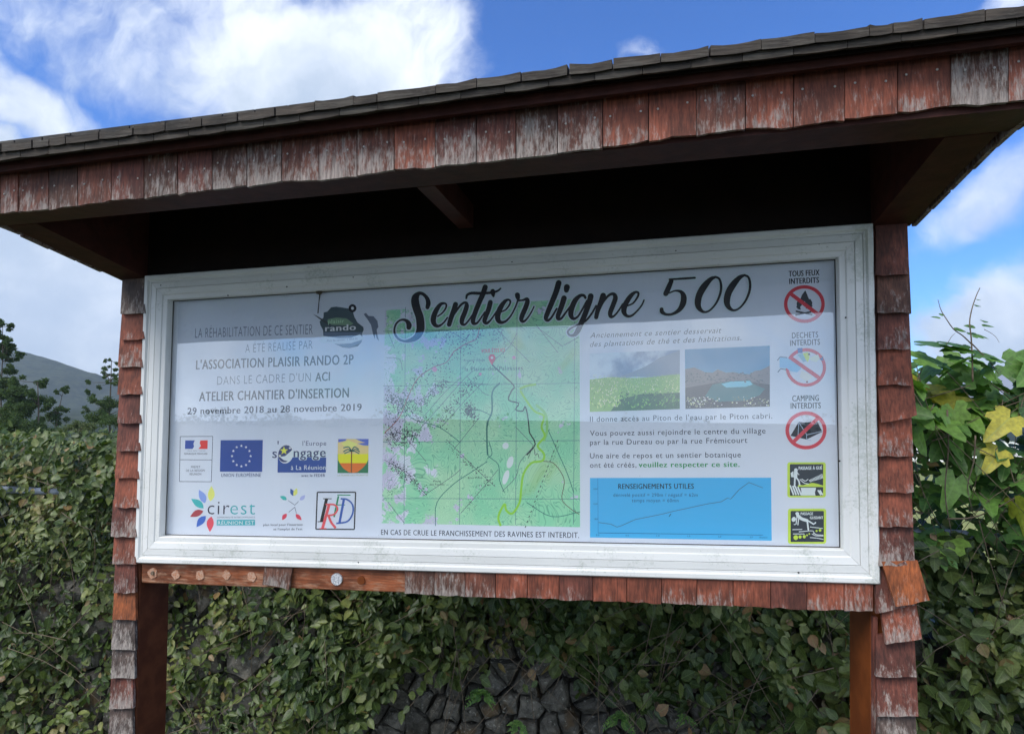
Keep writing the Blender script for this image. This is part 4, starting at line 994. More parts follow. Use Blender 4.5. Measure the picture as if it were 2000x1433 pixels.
for _ in range(120):
    x = random.uniform(1000, 1780); y = random.uniform(1010, 1100); t.lay -= 1.5e-7; t.circle(z8(x, y+30), 2.2, 1.3, random.choice([(66, 66, 70), (96, 94, 90), (60, 70, 66)]), 5, keep=True)
t.done()

# ---- blue elevation chart
def z9(x, y): return (1130+x*.2093, 790+y*.2093)
t = Print('chart', 2, 'blue elevation profile panel headed RENSEIGNEMENTS UTILES')
t.poly([z9(107, 683), z9(1797, 680), z9(1803, 1268), z9(107, 1238)], (68, 166, 232))
t.text('RENSEIGNEMENTS UTILES', z9(372, 785), z9(1075, 783), 10.4, (8, 14, 34), .012)
t.text('dénivelé positif = 290m / négatif = 62m', z9(325, 857), z9(1112, 857), 7, (24, 70, 120)); t.text('temps moyen = 60mn', z9(497, 908), z9(933, 908), 7, (24, 70, 120))
t.strip([z9(180, 690), z9(183, 1195)], .8, (40, 110, 170), cap=False, sub=1); t.strip([z9(183, 1195), z9(1720, 1215)], 1.0, (30, 80, 130), cap=False, sub=1)
t.strip([z9(*q) for q in [(187, 1098), (300, 1113), (360, 1140), (400, 1128), (530, 1070), (640, 1048), (780, 1020), (900, 990), (1040, 960), (1200, 925), (1330, 905), (1390, 870), (1420, 880), (1500, 790), (1590, 725), (1720, 775)]], 1.1, (70, 90, 120), cap=False, sub=1)
t.strip([z9(862, 1018), z9(845, 1042)], 1.4, (20, 60, 100), sub=1)
for q, s_ in (((140, 792), '1400'), ((140, 932), '1200'), ((145, 1073), '1000')): t.text(s_, z9(*q), z9(q[0]+36, q[1]), 3, (20, 60, 110))
for q, s_ in (((165, 1220), '0,0'), ((440, 1224), '0,5'), ((727, 1227), '1,0'), ((1015, 1231), '1,5'), ((1303, 1236), '2,0'), ((1600, 1240), '2,5'), ((1690, 1243), 'Distance')): t.text(s_, z9(*q), z9(q[0]+(28 if len(s_) < 5 else 72), q[1]+.4), 3, (20, 60, 110))
t.done()

# ---- prohibition signs and warning plates
def za(x, y): return (1500+x*.2093, 500+y*.2093)
def zb_(x, y): return (1500+x*.2093, 780+y*.2093)
REDI = (196, 52, 66)
t = Print('pictogram', 2, 'TOUS FEUX INTERDITS sign with crossed out campfire')
t.text('TOUS FEUX', za(195, 192), za(480, 179), 11.6, (18, 24, 36), .02); t.text('INTERDITS', za(200, 262), za(475, 249), 11.6, (18, 24, 36), .02)
def zc(x, y): return (1525+x*.0593, 550+y*.0593)
fk = (44, 52, 60)
t.poly([zc(*q) for q in [(810, 285), (860, 400), (930, 580), (975, 570), (1040, 680), (1030, 780), (1050, 800), (990, 880), (930, 900), (820, 880), (860, 800), (790, 640), (720, 740), (640, 830), (660, 930), (560, 900), (510, 830), (530, 800), (525, 700), (560, 620), (650, 560), (700, 430)]], fk)
t.strip([zc(490, 970), zc(1040, 1090)], 3.2, fk, cap=False, sub=1); t.strip([zc(480, 1100), zc(1000, 990)], 3.2, fk, cap=False, sub=1)
t.ring(zc(778, 738), 39.8, 36.8, 6.6, REDI); t.strip([zc(330, 400), zc(1230, 1080)], 7.4, REDI, cap=False, sub=1); t.done()
t = Print('pictogram', 2, 'DECHETS INTERDITS sign with crossed out litter')
t.text('DECHETS', za(225, 768), za(468, 758), 11.8, (40, 46, 60), .008); t.text('INTERDITS', za(208, 838), za(485, 827), 11.8, (40, 46, 60), .008)
def zd(x, y): return (1515+x*.0663, 670+y*.0663)
t.ring(zd(890, 715), 39.5, 37.6, 6.2, REDI)
for pts, rgb in (([(110, 420), (330, 430), (640, 560), (760, 740), (640, 860), (440, 830), (330, 740), (120, 720)], (130, 180, 225)), ([(800, 300), (950, 270), (1000, 420), (950, 560), (870, 470)], (190, 215, 90)), ([(1000, 430), (1250, 330), (1300, 460), (1200, 560), (1040, 520)], (205, 214, 200)), ([(640, 150), (790, 140), (790, 290), (660, 290)], (66, 96, 160)), ([(760, 820), (950, 880), (1100, 1000), (900, 1130), (700, 1000)], (205, 205, 200)), ([(1290, 480), (1400, 380), (1400, 520)], (50, 80, 140)), ([(640, 330), (800, 300), (900, 520), (820, 560)], (130, 175, 190))): t.poly([zd(*q) for q in pts], rgb)
t.strip([zd(60, 500), zd(130, 405), zd(330, 425)], 1.8, (80, 100, 125), sub=1); t.strip([zd(70, 850), zd(150, 750), zd(300, 780)], 1.8, (80, 100, 125), sub=1)
t.strip([zd(430, 420), zd(1290, 1030)], 7.2, REDI, cap=False, sub=1); t.circle(zd(985, 325), 2, 2, (40, 70, 40), 8); t.circle(zd(925, 1140), 2.2, 1.8, (120, 30, 60), 8); t.done()
t = Print('pictogram', 2, 'CAMPING INTERDITS sign with crossed out tent')
t.text('CAMPING', za(228, 1355), za(475, 1349), 12, (24, 30, 44), .014); t.text('INTERDITS', zb_(213, 86), zb_(492, 81), 12, (24, 30, 44), .014)
t.poly([zb_(*q) for q in [(288, 208), (345, 214), (460, 203), (508, 300), (360, 372), (210, 338)]], (28, 34, 50)); t.up()
for a_ in ([(288, 208), (280, 345)], [(290, 215), (360, 325), (362, 372)], [(360, 330), (505, 295)], [(362, 372), (405, 382)]): t.strip([zb_(*q) for q in a_], 1.2, (170, 185, 205), cap=False, keep=True, sub=1)
t.ring(zb_(355, 287), 40.2, 37.2, 7.0, (200, 60, 76)); t.strip([zb_(465, 175), zb_(238, 395)], 7.2, (200, 60, 76), cap=False, sub=1); t.done()
def ze(x, y): return (1530+x*.1186, 895+y*.1186)
def plate(p, x0, y0, x1, y1, r, rgb):
    pts = []
    for cx_, cy_, a0 in ((x1-r, y0+r, -90), (x1-r, y1-r, 0), (x0+r, y1-r, 90), (x0+r, y0+r, 180)):
        for k in range(5): a_ = math.radians(a0+k*22.5); pts.append(ze(cx_+r*math.cos(a_), cy_+r*math.sin(a_)))
    p.poly(pts, rgb)
WI = (205, 216, 226); LIME = (186, 208, 72)
t = Print('pictogram', 2, 'yellow edged plate PASSAGE À GUÉ with walker at a ford')
plate(t, 66, 62, 700, 640, 40, LIME); plate(t, 108, 92, 656, 612, 14, (38, 46, 60))
t.text('PASSAGE À GUÉ', ze(255, 185), ze(640, 180), 6.6, WI, .03)
t.circle(ze(207, 190), 3.6, 3.6, WI, 12); t.poly([ze(*q) for q in [(120, 240), (165, 205), (170, 310), (130, 305)]], WI); t.strip([ze(205, 220), ze(200, 300)], 7, WI); t.strip([ze(215, 220), ze(262, 270), ze(235, 250)], 2, WI, sub=1)
t.strip([ze(192, 310), ze(185, 455)], 3.2, WI); t.strip([ze(212, 310), ze(255, 370), ze(268, 430)], 3, WI)
t.poly([ze(*q) for q in [(235, 465), (250, 430), (330, 440), (400, 415), (480, 400), (560, 415), (655, 445), (655, 468)]], LIME); t.poly([ze(*q) for q in [(285, 480), (540, 480), (520, 560), (530, 608), (290, 608), (298, 540)]], WI); t.up()
for x in range(6): t.strip([ze(112+x*42, 440+(x*8)), ze(170+x*42, 600)] if x < 4 else [ze(450+x*30, 520), ze(500+x*30, 600)], 3, WI, cap=False, keep=True, sub=1)
for x in range(11): t.strip([ze(425+x*21, 352-x*10), ze(450+x*20, 385-x*6)], 1.6, WI, cap=False, keep=True, sub=1)
t.strip([ze(270, 340), ze(340, 400), ze(420, 420)], 1.6, WI, cap=False, keep=True); t.strip([ze(300, 335), ze(360, 370), ze(410, 340)], 1.6, WI, cap=False, keep=True); t.done()
t = Print('pictogram', 2, 'yellow edged plate PASSAGE GLISSANT with slipping walker')
plate(t, 76, 825, 706, 1402, 40, LIME); plate(t, 120, 862, 668, 1372, 14, (38, 46, 60))
t.text('PASSAGE', ze(288, 930), ze(490, 928), 5.6, WI, .03); t.text('GLISSANT', ze(440, 996), ze(655, 994), 5.6, WI, .03)
t.circle(ze(230, 905), 3.8, 3, WI, 12); t.circle(ze(172, 1000), 4.2, 5, WI, 12, rot=.5); t.strip([ze(235, 935), ze(300, 990), ze(390, 1020)], 6, WI); t.strip([ze(385, 1010), ze(500, 1080), ze(530, 1055)], 2.8, WI, sub=1); t.strip([ze(395, 1030), ze(412, 1170)], 3.2, WI, sub=1); t.strip([ze(225, 960), ze(210, 1080), ze(180, 1085)], 2, WI, sub=1); t.strip([ze(255, 970), ze(240, 1090)], 2, WI, sub=1); t.up()
for x, y, r in ((205, 1300, 38), (275, 1290, 26), (345, 1285, 26), (390, 1262, 14), (428, 1240, 13), (548, 1190, 17), (605, 1180, 22)): t.circle(ze(x, y), r*.12, r*.13, LIME, 10, keep=True)
for a_ in ([(150, 1170), (310, 1165)], [(255, 1205), (480, 1190), (500, 1240)], [(440, 1125), (650, 1150)], [(160, 1240), (350, 1240)], [(470, 1240), (540, 1270), (660, 1275)], [(440, 1300), (560, 1310), (660, 1330)], [(490, 1200), (540, 1250), (660, 1262)]): t.strip([ze(*q) for q in a_], 1.5, WI, cap=False, keep=True)
t.done()

# ------------------------------------------------------------------ foliage
def ovate(fold=.10, curl=.10, lobes=0):
    """leaf of unit length along +Y, face up +Z"""
    if not lobes:
        ys = [0, .16, .42, .72, 1.0]; ws = [0, .27, .36, .24, 0]
    else:
        ys = [0, -.12, .18, .40, .52, .74, 1.0]; ws = [0, .38, .52, .34, .38, .20, 0]
    V, F = [], []
    mid = []
    for i, (y, w) in enumerate(zip(ys, ws)):
        z = -curl*y*y
        mid.append(len(V)); V.append((0, max(y, 0) if lobes else y, z-fold*(w > 0)*.6))
        if w > 0: V.append((-w, y, z+fold*w)); V.append((w, y, z+fold*w))
    for i in range(len(ys)-1):
        a_, b_ = mid[i], mid[i+1]
        if ws[i] == 0: F += [(a_, b_, b_+1), (a_, b_+2, b_)]
        elif ws[i+1] == 0: F += [(a_, b_, a_+1), (a_, a_+2, b_)]
        else: F += [(a_, b_, b_+1), (a_, b_+1, a_+1), (a_, a_+2, b_+2), (a_, b_+2, b_)]
    return np.array(V, np.float32), np.array(F, np.int32)
OV, OF = ovate(); _pr = [(-90, .02), (-62, .30), (-35, .42), (-12, .50), (6, .38), (24, .56), (40, .60), (52, .44), (68, .60), (80, .86), (90, 1.0)]
_o = [(r*math.cos(math.radians(a)), r*math.sin(math.radians(a))) for a, r in _pr]; _o = _o+[(-x, y) for x, y in _o[1:-1]][::-1]
GV = np.array([(0, .12, 0)]+[(x, y, .10*abs(x)**.8-.25*max(0, y)**2-.18*x*x) for x, y in _o], np.float32); GF = np.array([(0, i, i % len(_o)+1) for i in range(1, len(_o)+1)], np.int32); NV = np.array([(0, 0, 0), (-.14, .5, .02), (0, 1, 0), (.14, .5, -.02)], np.float32); NF = np.array([(0, 1, 2), (0, 2, 3)], np.int32)

def frames(n, nrm, tip, spread_n, spread_t):
    N = np.array(nrm)+rng.normal(0, spread_n, (n, 3)); N /= np.linalg.norm(N, axis=1)[:, None]
    T_ = np.array(tip)+rng.normal(0, spread_t, (n, 3)); T_ -= (T_*N).sum(1)[:, None]*N; T_ /= np.linalg.norm(T_, axis=1)[:, None]
    X = np.cross(T_, N); return np.stack([X, T_, N], 2)          # columns
def leaf_mesh(name, pos, size, R, tv, tf, mat, parent=None, tint=None, width=None):
    n = len(pos); k = len(tv)
    tvv = tv[None]*np.ones((n, 1, 1)); 
    if width is not None: tvv = tvv.copy(); tvv[:, :, 0] *= width[:, None]
    co = np.einsum('nij,nkj->nki', R, tvv*size[:, None, None])+pos[:, None, :]
    idx = (tf[None]+(np.arange(n)*k)[:, None, None]).reshape(-1, 3)
    me = bpy.data.meshes.new(name); me.vertices.add(n*k); me.vertices.foreach_set('co', co.astype(np.float32).ravel())
    m = len(idx); me.loops.add(m*3); me.loops.foreach_set('vertex_index', idx.ravel().astype(np.int32)); me.polygons.add(m)
    me.polygons.foreach_set('loop_start', np.arange(0, m*3, 3, dtype=np.int32)); me.polygons.foreach_set('use_smooth', np.ones(m, bool))
    at = me.attributes.new('tint', 'FLOAT', 'POINT'); tt = rng.random(n) if tint is None else tint
    at.data.foreach_set('value', np.repeat(tt, k).astype(np.float32))
    ab = me.attributes.new('blade', 'FLOAT_VECTOR', 'POINT'); ab.data.foreach_set('vector', np.tile(tv, (n, 1)).astype(np.float32).ravel())
    me.update(calc_edges=True); me.materials.append(mat)
    o = bpy.data.objects.new(name, me); COL.objects.link(o)
    if parent is not None: o.parent = parent; o.location = -Vector(parent['_w'])
    return o
_lib = {}
def leaf_parts(pos, size, R, tv, tf, mat, parent, key, name='leaf', tint=None):
    if key not in _lib:
        _lib[key] = []
        for q in range(20):
            v = tv.copy(); v[:, 0] *= rng.uniform(.72, 1.18); v[:, 2] *= rng.uniform(.4, 2.2); v[:, 0] += .08*rng.normal()*v[:, 1]; v[:, 2] += .10*rng.normal()*v[:, 0]
            me = bpy.data.meshes.new(name); me.from_pydata(v.tolist(), [], tf.tolist()); me.polygons.foreach_set('use_smooth', [True]*len(tf))
            at = me.attributes.new('tint', 'FLOAT', 'POINT'); at.data.foreach_set('value', [(q+.3)/20]*len(v)); ab = me.attributes.new('blade', 'FLOAT_VECTOR', 'POINT'); ab.data.foreach_set('vector', tv.ravel().astype(np.float32)); me.materials.append(mat); me.update(); _lib[key].append(me)
    base = Vector(parent['_w'])
    if tint is None: tint = np.clip(rng.normal(.45, .2, len(pos)), 0, .95)
    for p, s, r, tt in zip(pos, size, R, tint):
        o = bpy.data.objects.new(name, _lib[key][min(19, max(0, int(tt*20)+random.choice((-1, 0, 0, 1)) if tt < .9 else int(tt*20)))]); COL.objects.link(o); o.parent = parent
        M = Matrix([list(map(float, row)) for row in r]).to_4x4(); M.translation = Vector(p)-base
        o.matrix_basis = M @ Matrix.Scale(float(s), 4)
def veg(x0, x1, zlo, zhi, n, yf, depth, size, dens=None):
    """leaf positions on a lumpy vertical surface; returns pos and depth order"""
    x = rng.uniform(x0, x1, n*3); u = rng.random(n*3); lo = zlo(x); hi = zhi(x); z = lo+(hi-lo)*u
    y0 = yf(x, z); dd = rng.random(n*3)**1.3*depth; y = y0+dd
    keep = np.ones(n*3, bool)
    if dens is not None: keep = rng.random(n*3) < dens(x, z)
    idx = np.nonzero(keep)[0][:n]
    return np.stack([x, y, z], 1)[idx], dd[idx]
def nz(x, z, s, seed=0):
    return np.sin(x*s*1.7+seed)*np.cos(z*s*2.3+seed*2.1)+.5*np.sin(x*s*4.1+z*s*3.3+seed*1.3)+.3*np.cos(x*s*7.9-z*s*6.1+seed)
def creeper(label, x0, x1, zlo, zhi, n, yf, depth, smin, smax, nparts=290, tv=OV, tf=OF, mat=M_LEAF, key='ov', dens=None, nrm=(0, -.75, .65), tip=(.15, -.35, -.6), sn=.45, stt=.75, group=None, stems=(), old_share=.022):
    c = ((x0+x1)/2, 1.25, .6)
    t = thing('climbing_vine', label, 'vine', c, group)
    pos, dd = veg(x0, x1, zlo, zhi, n, yf, depth, None, dens)
    m = len(pos); size = rng.uniform(smin, smax, m)*(1-.15*dd/depth); R = frames(m, nrm, tip, sn, stt)
    score = size*(1.25-dd/depth)*np.where((pos[:, 0] < -1.9) | (pos[:, 0] > 2.95), .2, 1); order = np.argsort(-score); a_, b_ = order[:nparts], order[nparts:]
    tint = np.clip(.42+.20*nz(pos[:, 0], pos[:, 2], 2.3, 11)+.12*nz(pos[:, 0], pos[:, 2], 9, 5)+rng.normal(0, .17, m)+.12*(size-smin)/(smax-smin), .02, .92)
    old = rng.random(m) < old_share; tint[old] = rng.uniform(.93, .995, old.sum())
    leaf_parts(pos[a_], size[a_], R[a_], tv, tf, mat, t, key, tint=tint[a_])
    wd = rng.uniform(.75, 1.2, len(b_))*np.where(nz(pos[b_, 0], pos[b_, 2], 1.9, 3) > .35, .62, 1.0)
    o = leaf_mesh('foliage', pos[b_], size[b_], R[b_], tv, tf, mat, t, width=wd, tint=tint[b_]); o['kind'] = 'stuff'
    its = []
    for k in range(int((x1-x0)*42)):    # thin bare runners among the leaves
        x = random.uniform(x0, x1); zt = random.uniform(float(zlo(np.array([x]))[0])+.05, float(zhi(np.array([x]))[0])); l_ = random.uniform(.12, .7); ang = random.uniform(-2.9, -.25)
        P = [Vector((x+l_*s*math.cos(ang), float(yf(np.array([x]), np.array([zt]))[0])-.015+.03*math.sin(3*s), zt+l_*s*math.sin(ang)*.9-.08*s*s)) for s in (0, .33, .66, 1)]
        its.append(tube_data(P, [.0017, .0015, .0013, .001], 4))
    o = part('runners', join_data(its), M_STEM, t, smooth=True); o['kind'] = 'stuff'
    for pts, w in stems:
        P = [aty(p, .99) for p in pts]; P = [Vector(q) for q in catmull(P, 4)]
        part('stem', tube_data(P, w, 5), M_STEM, t, smooth=True)
    return t
A = np.asarray
surf = lambda base: (lambda x, z: base+.06*nz(x, z, 1.6, 1)+.06*nz(x, z, 5, 4)+.03*nz(x, z, 11, 2))
left_hi = lambda x: 1.37+.045*nz(x, A(0), 2.6, 2)+.02*nz(x, A(0), 9, 3)
# left bank: reaches the ground
creeper('dense small leaved creeper over the fence left of the notice board', -4.4, -.12, lambda x: -.33+0*x, left_hi, 54000, surf(1.02), .42, .020, .056, dens=lambda x, z: np.clip(.85+.4*nz(x, z, 3.5, 6), .5, 1), tip=(.5, -.3, -.5), group='creepers hanging over the fence',
        stems=[([(0, 1238), (60, 1236), (130, 1250)], .002), ([(120, 1000), (165, 1030), (220, 1040)], .002), ([(20, 1330), (90, 1270), (150, 1215), (180, 1180)], .002)])
# middle: hangs down over the stones
def mid_lo(x):
    return np.interp(x, [-.3, .0, .15, .35, .5, .7, .85, 1.0, 1.15, 1.3, 1.5, 1.7, 1.9, 2.05, 2.3], [-.3, -.25, .02, .26, .42, .34, .47, .48, .42, .36, .32, .26, .20, .15, .1])+.05*nz(x, A(0), 7, 5)
mid_hi = lambda x: 1.2+.03*nz(x, A(0), 6, 1)
creeper('creeper hanging over the stone wall behind and below the notice board', -.12, 2.05, mid_lo, mid_hi, 29000, surf(.98), .45, .022, .064, group='creepers hanging over the fence',
        dens=lambda x, z: np.clip((.30+.35*np.clip((.6-x)/.3, 0, 1)+.9*np.clip((z-mid_lo(x))/.30, 0, 1))*(.72+.36*nz(x, z, 4.2, 8)), .06, 1),
        stems=[([(753, 1180), (740, 1200), (708, 1239), (672, 1266), (641, 1279), (622, 1276)], .0022), ([(625, 1178), (586, 1191), (548, 1226), (506, 1277)], .0022), ([(866, 1196), (864, 1240), (855, 1293), (833, 1335), (815, 1362), (791, 1389)], .002),
               ([(1163, 1245), (1170, 1300), (1168, 1380), (1172, 1433)], .0018), ([(1035, 1325), (1040, 1380), (1044, 1410)], .0018), ([(665, 1290), (668, 1350), (660, 1400)], .0015), ([(385, 1411), (360, 1422), (330, 1432)], .002), ([(1230, 1295), (1280, 1298), (1340, 1288)], .0015), ([(430, 1395), (500, 1340), (560, 1290)], .0018)])
# right lower: warmer, a little larger
right_hi = lambda x: 1.06+.03*nz(x, A(0), 5, 7)
creeper('olive and reddish creeper covering the wall right of the notice board', 2.05, 4.0, lambda x: -.1+0*x, right_hi, 13000, surf(.98), .40, .028, .078, dens=lambda x, z: np.clip(.62+.42*nz(x, z, 3.5, 9), .12, 1), group='creepers hanging over the fence', nrm=(-.25, -.75, .6), stems=[([(1915, 1285), (1935, 1340), (1950, 1400)], .002)])
# right upper: big lobed leaves against the sky
def big_hi(x): return np.interp(x, [2.3, 2.45, 2.6, 2.75, 3.0, 4.0], [1.80, 1.78, 1.74, 1.76, 1.80, 1.84])+.02*nz(x, A(0), 8, 3)
gv = creeper('large lobed gourd vine on the fence top at right, reaching above the rail', 2.32, 4.0, lambda x: 1.0+0*x, big_hi, 620, lambda x, z: 1.0+.05*nz(x, z, 3, 2), .32, .075, .150, nparts=280, tv=GV, tf=GF, mat=M_GOURD, key='gourd', old_share=0.0, nrm=(-.2, -.55, .9), tip=(0, -.5, -.4), sn=.42, stt=.6,
             dens=lambda x, z: np.where(z > 1.5, 1.0, .62+.3*nz(x, z, 5, 2)))
for p_, s_ in (((1972, 838), .125), ((1950, 905), .10), ((1806, 692), .13), ((1848, 692), .10)):
    pos = np.array([aty(p_, .98)]); yl = p_[0] > 1940
    RR = frames(1, (-.1, -.8, .45) if yl else (.1, -.3, .95), (-.5, -.3, -.5) if yl else (.9, -.3, -.1), .05, .1)
    o = leaf_mesh('leaf', pos+np.array([[0, 0, .04]]), np.array([s_]), RR, GV, GF, M_GOURD, gv, tint=np.array([.965 if yl else .3]))
    if yl: o['label'] = 'yellowing lobed leaf'
for pts, w in ([([(1900, 745), (1899, 700), (1897, 660), (1894, 630), (1898, 605), (1906, 580), (1914, 562)], .0032), ([(1897, 671), (1880, 655), (1863, 643), (1848, 622), (1838, 605), (1832, 585)], .0026), ([(1898, 671), (1915, 688), (1931, 703), (1950, 730)], .0028), ([(1922, 643), (1935, 650), (1945, 658), (1952, 669)], .0012), ([(1842, 675), (1852, 668), (1858, 658), (1866, 650)], .0013), ([(1820, 860), (1870, 850), (1900, 870), (1960, 900)], .003), ([(1850, 1013), (1900, 1010), (1950, 990), (2000, 960)], .0035), ([(1905, 850), (1902, 900), (1890, 950), (1900, 1000)], .003), ([(1850, 800), (1852, 880), (1846, 960), (1858, 1040)], .0035)]):
    P = [Vector(q) for q in catmull([aty(p, .97) for p in pts], 4)]; part('stem', tube_data(P, [w*(1-.6*i/len(P)) for i in range(len(P))], 5), M_STEM, gv, smooth=True)
for (p_, s_, tp) in (((1862, 643), .05, (.9, 0, .05)), ((1887, 682), .085, (-.9, 0, .05)), ((1902, 655), .06, (.8, 0, .35)), ((1906, 640), .04, (-.6, 0, .5)), ((1918, 636), .05, (.6, 0, .6)), ((1925, 630), .04, (.3, 0, .8)), ((1838, 622), .035, (-.5, 0, .7)), ((1840, 617), .03, (.2, 0, .9)), ((1906, 598), .035, (.5, 0, .8)), ((1911, 586), .03, (.3, 0, .9)), ((1905, 692), .09, (.9, 0, .2)), ((1930, 700), .08, (.9, 0, .35)), ((1795, 700), .14, (.9, 0, .1)), ((1856, 700), .06, (.8, 0, .2))):
    RR = frames(1, (.1, -.5, .8), tp, .1, .05)
    leaf_mesh('leaf', np.array([aty(p_, .97)]), np.array([s_]), RR, GV if s_ > .05 else OV, GF if s_ > .05 else OF, M_GOURD, gv, tint=np.array([rng.uniform(.2, .8)]))
nS = 2600; pS = np.stack([rng.uniform(2.3, 4, nS), 1.03+rng.random(nS)*.3, rng.uniform(.98, 1.62, nS)], 1); pS = pS[rng.random(nS) < np.clip(.55+.5*nz(pS[:, 0], pS[:, 2], 5, 4), .1, 1)]; nS = len(pS)
o = leaf_mesh('small_foliage', pS, rng.uniform(.022, .055, nS), frames(nS, (-.1, -.7, .6), (.2, -.3, -.5), .5, .8), OV, OF, M_LEAF, gv, tint=np.clip(rng.normal(.55, .25, nS), .05, .99)); o['kind'] = 'stuff'
# sprigs dangling in front of the stones, growing on the mid vine's stems
def sprig(parent, pts, sizes, mat=M_LEAF):
    n = len(pts); pos = np.array([aty(p, .97) for p in pts]); R = frames(n, (0, -.8, .5), (.1, -.2, -.7), .3, .6)
    leaf_parts(pos, np.array(sizes), R, OV, OF, mat, parent, 'ov')
midv = [o for o in bpy.data.objects if o.name.startswith('climbing_vine')][1]
sprig(midv, [(866, 1210), (858, 1240), (870, 1245), (862, 1272), (850, 1296), (838, 1318), (822, 1330), (828, 1350), (812, 1358), (800, 1378), (786, 1386), (640, 1262), (670, 1258), (722, 1212), (746, 1182), (700, 1235), (1035, 1305), (1162, 1270), (1175, 1335), (1180, 1300), (1022, 1335), (1050, 1330)], [.045, .04, .035, .045, .04, .04, .045, .05, .045, .04, .055, .04, .03, .045, .04, .03, .05, .05, .05, .04, .04, .04])

# ------------------------------------------------------------------ stone wall
def stone_wall():
    t = thing('stone_wall', 'dry stone retaining wall of dark lichened rocks under the creepers', 'wall', (.6, 1.3, -.3))
    core = part('wall_core', box(-4.6, 4.3, 1.20, 1.42, -.6, .64, lean=False), pmat('dark_mortar', (.045, .038, .028), .95), t)
    m = bpy.data.materials.new('lichened_rock'); m.use_nodes = True; nt = m.node_tree
    b = nt.nodes['Principled BSDF']; b.inputs['Roughness'].default_value = .9; b.inputs['Specular IOR Level'].default_value = .2
    geo = nn(nt, 'ShaderNodeNewGeometry'); p = geo.outputs['Position']; oi = nn(nt, 'ShaderNodeObjectInfo')
    n1, _ = noise(nt, p, 18, 8, .7); n2, _ = noise(nt, p, 7, 3, .5); n3, _ = noise(nt, p, 55, 6, .7)
    c = mix_col(nt, map_range(nt, n1, .3, .7), (.04, .038, .032), (.17, .158, .132))
    c = mix_col(nt, map_range(nt, n2, .56, .68, 0, .75), c, (.12, .075, .035)); c = mix_col(nt, map_range(nt, n3, .57, .66, 0, .7), c, (.36, .35, .30))
    c = mix_col(nt, 1.0, c, map_range(nt, oi.outputs['Random'], 0, 1, .6, 1.3, smooth=False), 'MULTIPLY')
    nt.links.new(c, b.inputs['Base Color']); bp = nn(nt, 'ShaderNodeBump'); bp.inputs['Strength'].default_value = .9; bp.inputs['Distance'].default_value = .012
    nt.links.new(n1, bp.inputs['Height']); nt.links.new(bp.outputs[0], b.inputs['Normal'])
    pts = []; tries = 0
    while tries < 14000:
        tries += 1; q = (random.uniform(-3, 4.4), random.uniform(-.65, .85)); r_ = random.choice((.055, .075, .10, .135) if -.1 < q[0] < 2.1 and q[1] < .62 else (.16, .20, .24))*random.uniform(.85, 1.1)
        if all(((q[0]-a_[0])/1.25)**2+(q[1]-a_[1])**2 > r_*r_ for a_ in pts): pts.append(q)
        if len(pts) > 560: break
    for (px_, pz) in pts:
        if not (-2.75 < px_ < 4.1 and -.42 < pz < .66): continue
        poly = [(px_-.3, pz-.3), (px_+.3, pz-.3), (px_+.3, pz+.3), (px_-.3, pz+.3)]
        for (qx, qz) in pts:
            if (qx, qz) == (px_, pz) or abs(qx-px_) > .6 or abs(qz-pz) > .6: continue
            mx_, mz = (px_+qx)/2, (pz+qz)/2; nx_, nz_ = qx-px_, qz-pz; out = []
            for (a0, a1), (b0, b1) in zip(poly, poly[1:]+poly[:1]):
                da = (a0-mx_)*nx_+(a1-mz)*nz_; db = (b0-mx_)*nx_+(b1-mz)*nz_
                if da <= 0: out.append((a0, a1))
                if da*db < 0: s = da/(da-db); out.append((a0+(b0-a0)*s, a1+(b1-a1)*s))
            poly = out
            if len(poly) < 3: break
        if len(poly) < 3: continue
        cx_ = sum(q[0] for q in poly)/len(poly); cz_ = sum(q[1] for q in poly)/len(poly)
        P = []
        for (a0, a1), (b0, b1) in zip(poly, poly[1:]+poly[:1]):
            P.append((a0, a1)); P.append(((a0+b0)/2+random.uniform(-.006, .006), (a1+b1)/2+random.uniform(-.006, .006)))
        n = len(P); V = []; pro = random.uniform(.0, .035); f0 = random.uniform(.87, .94)
        tx_, tz_ = random.uniform(-.22, .22), random.uniform(-.22, .22)
        for sc_, yy, jj in ((f0, 1.215, 0), (f0-.01, 1.170-pro, .004), (f0-.12, 1.146-pro, .007), (f0-.45, 1.136-pro, .008)):
            for (a0, a1) in P:
                q_ = (a0-cx_)*sc_*tx_+(a1-cz_)*sc_*tz_
                V.append((cx_+(a0-cx_)*sc_+random.uniform(-jj, jj), yy+q_*(yy < 1.2)+random.uniform(-jj, jj), cz_+(a1-cz_)*sc_+random.uniform(-jj, jj)))
        V.append((cx_, 1.128-pro, cz_)); F = []
        for r in range(3):
            for k in range(n): F.append((r*n+k, r*n+(k+1) % n, (r+1)*n+(k+1) % n, (r+1)*n+k))
        for k in range(n): F.append((3*n+k, 3*n+(k+1) % n, 4*n))
        link_mesh('stone', V, F, m, t)
stone_wall()

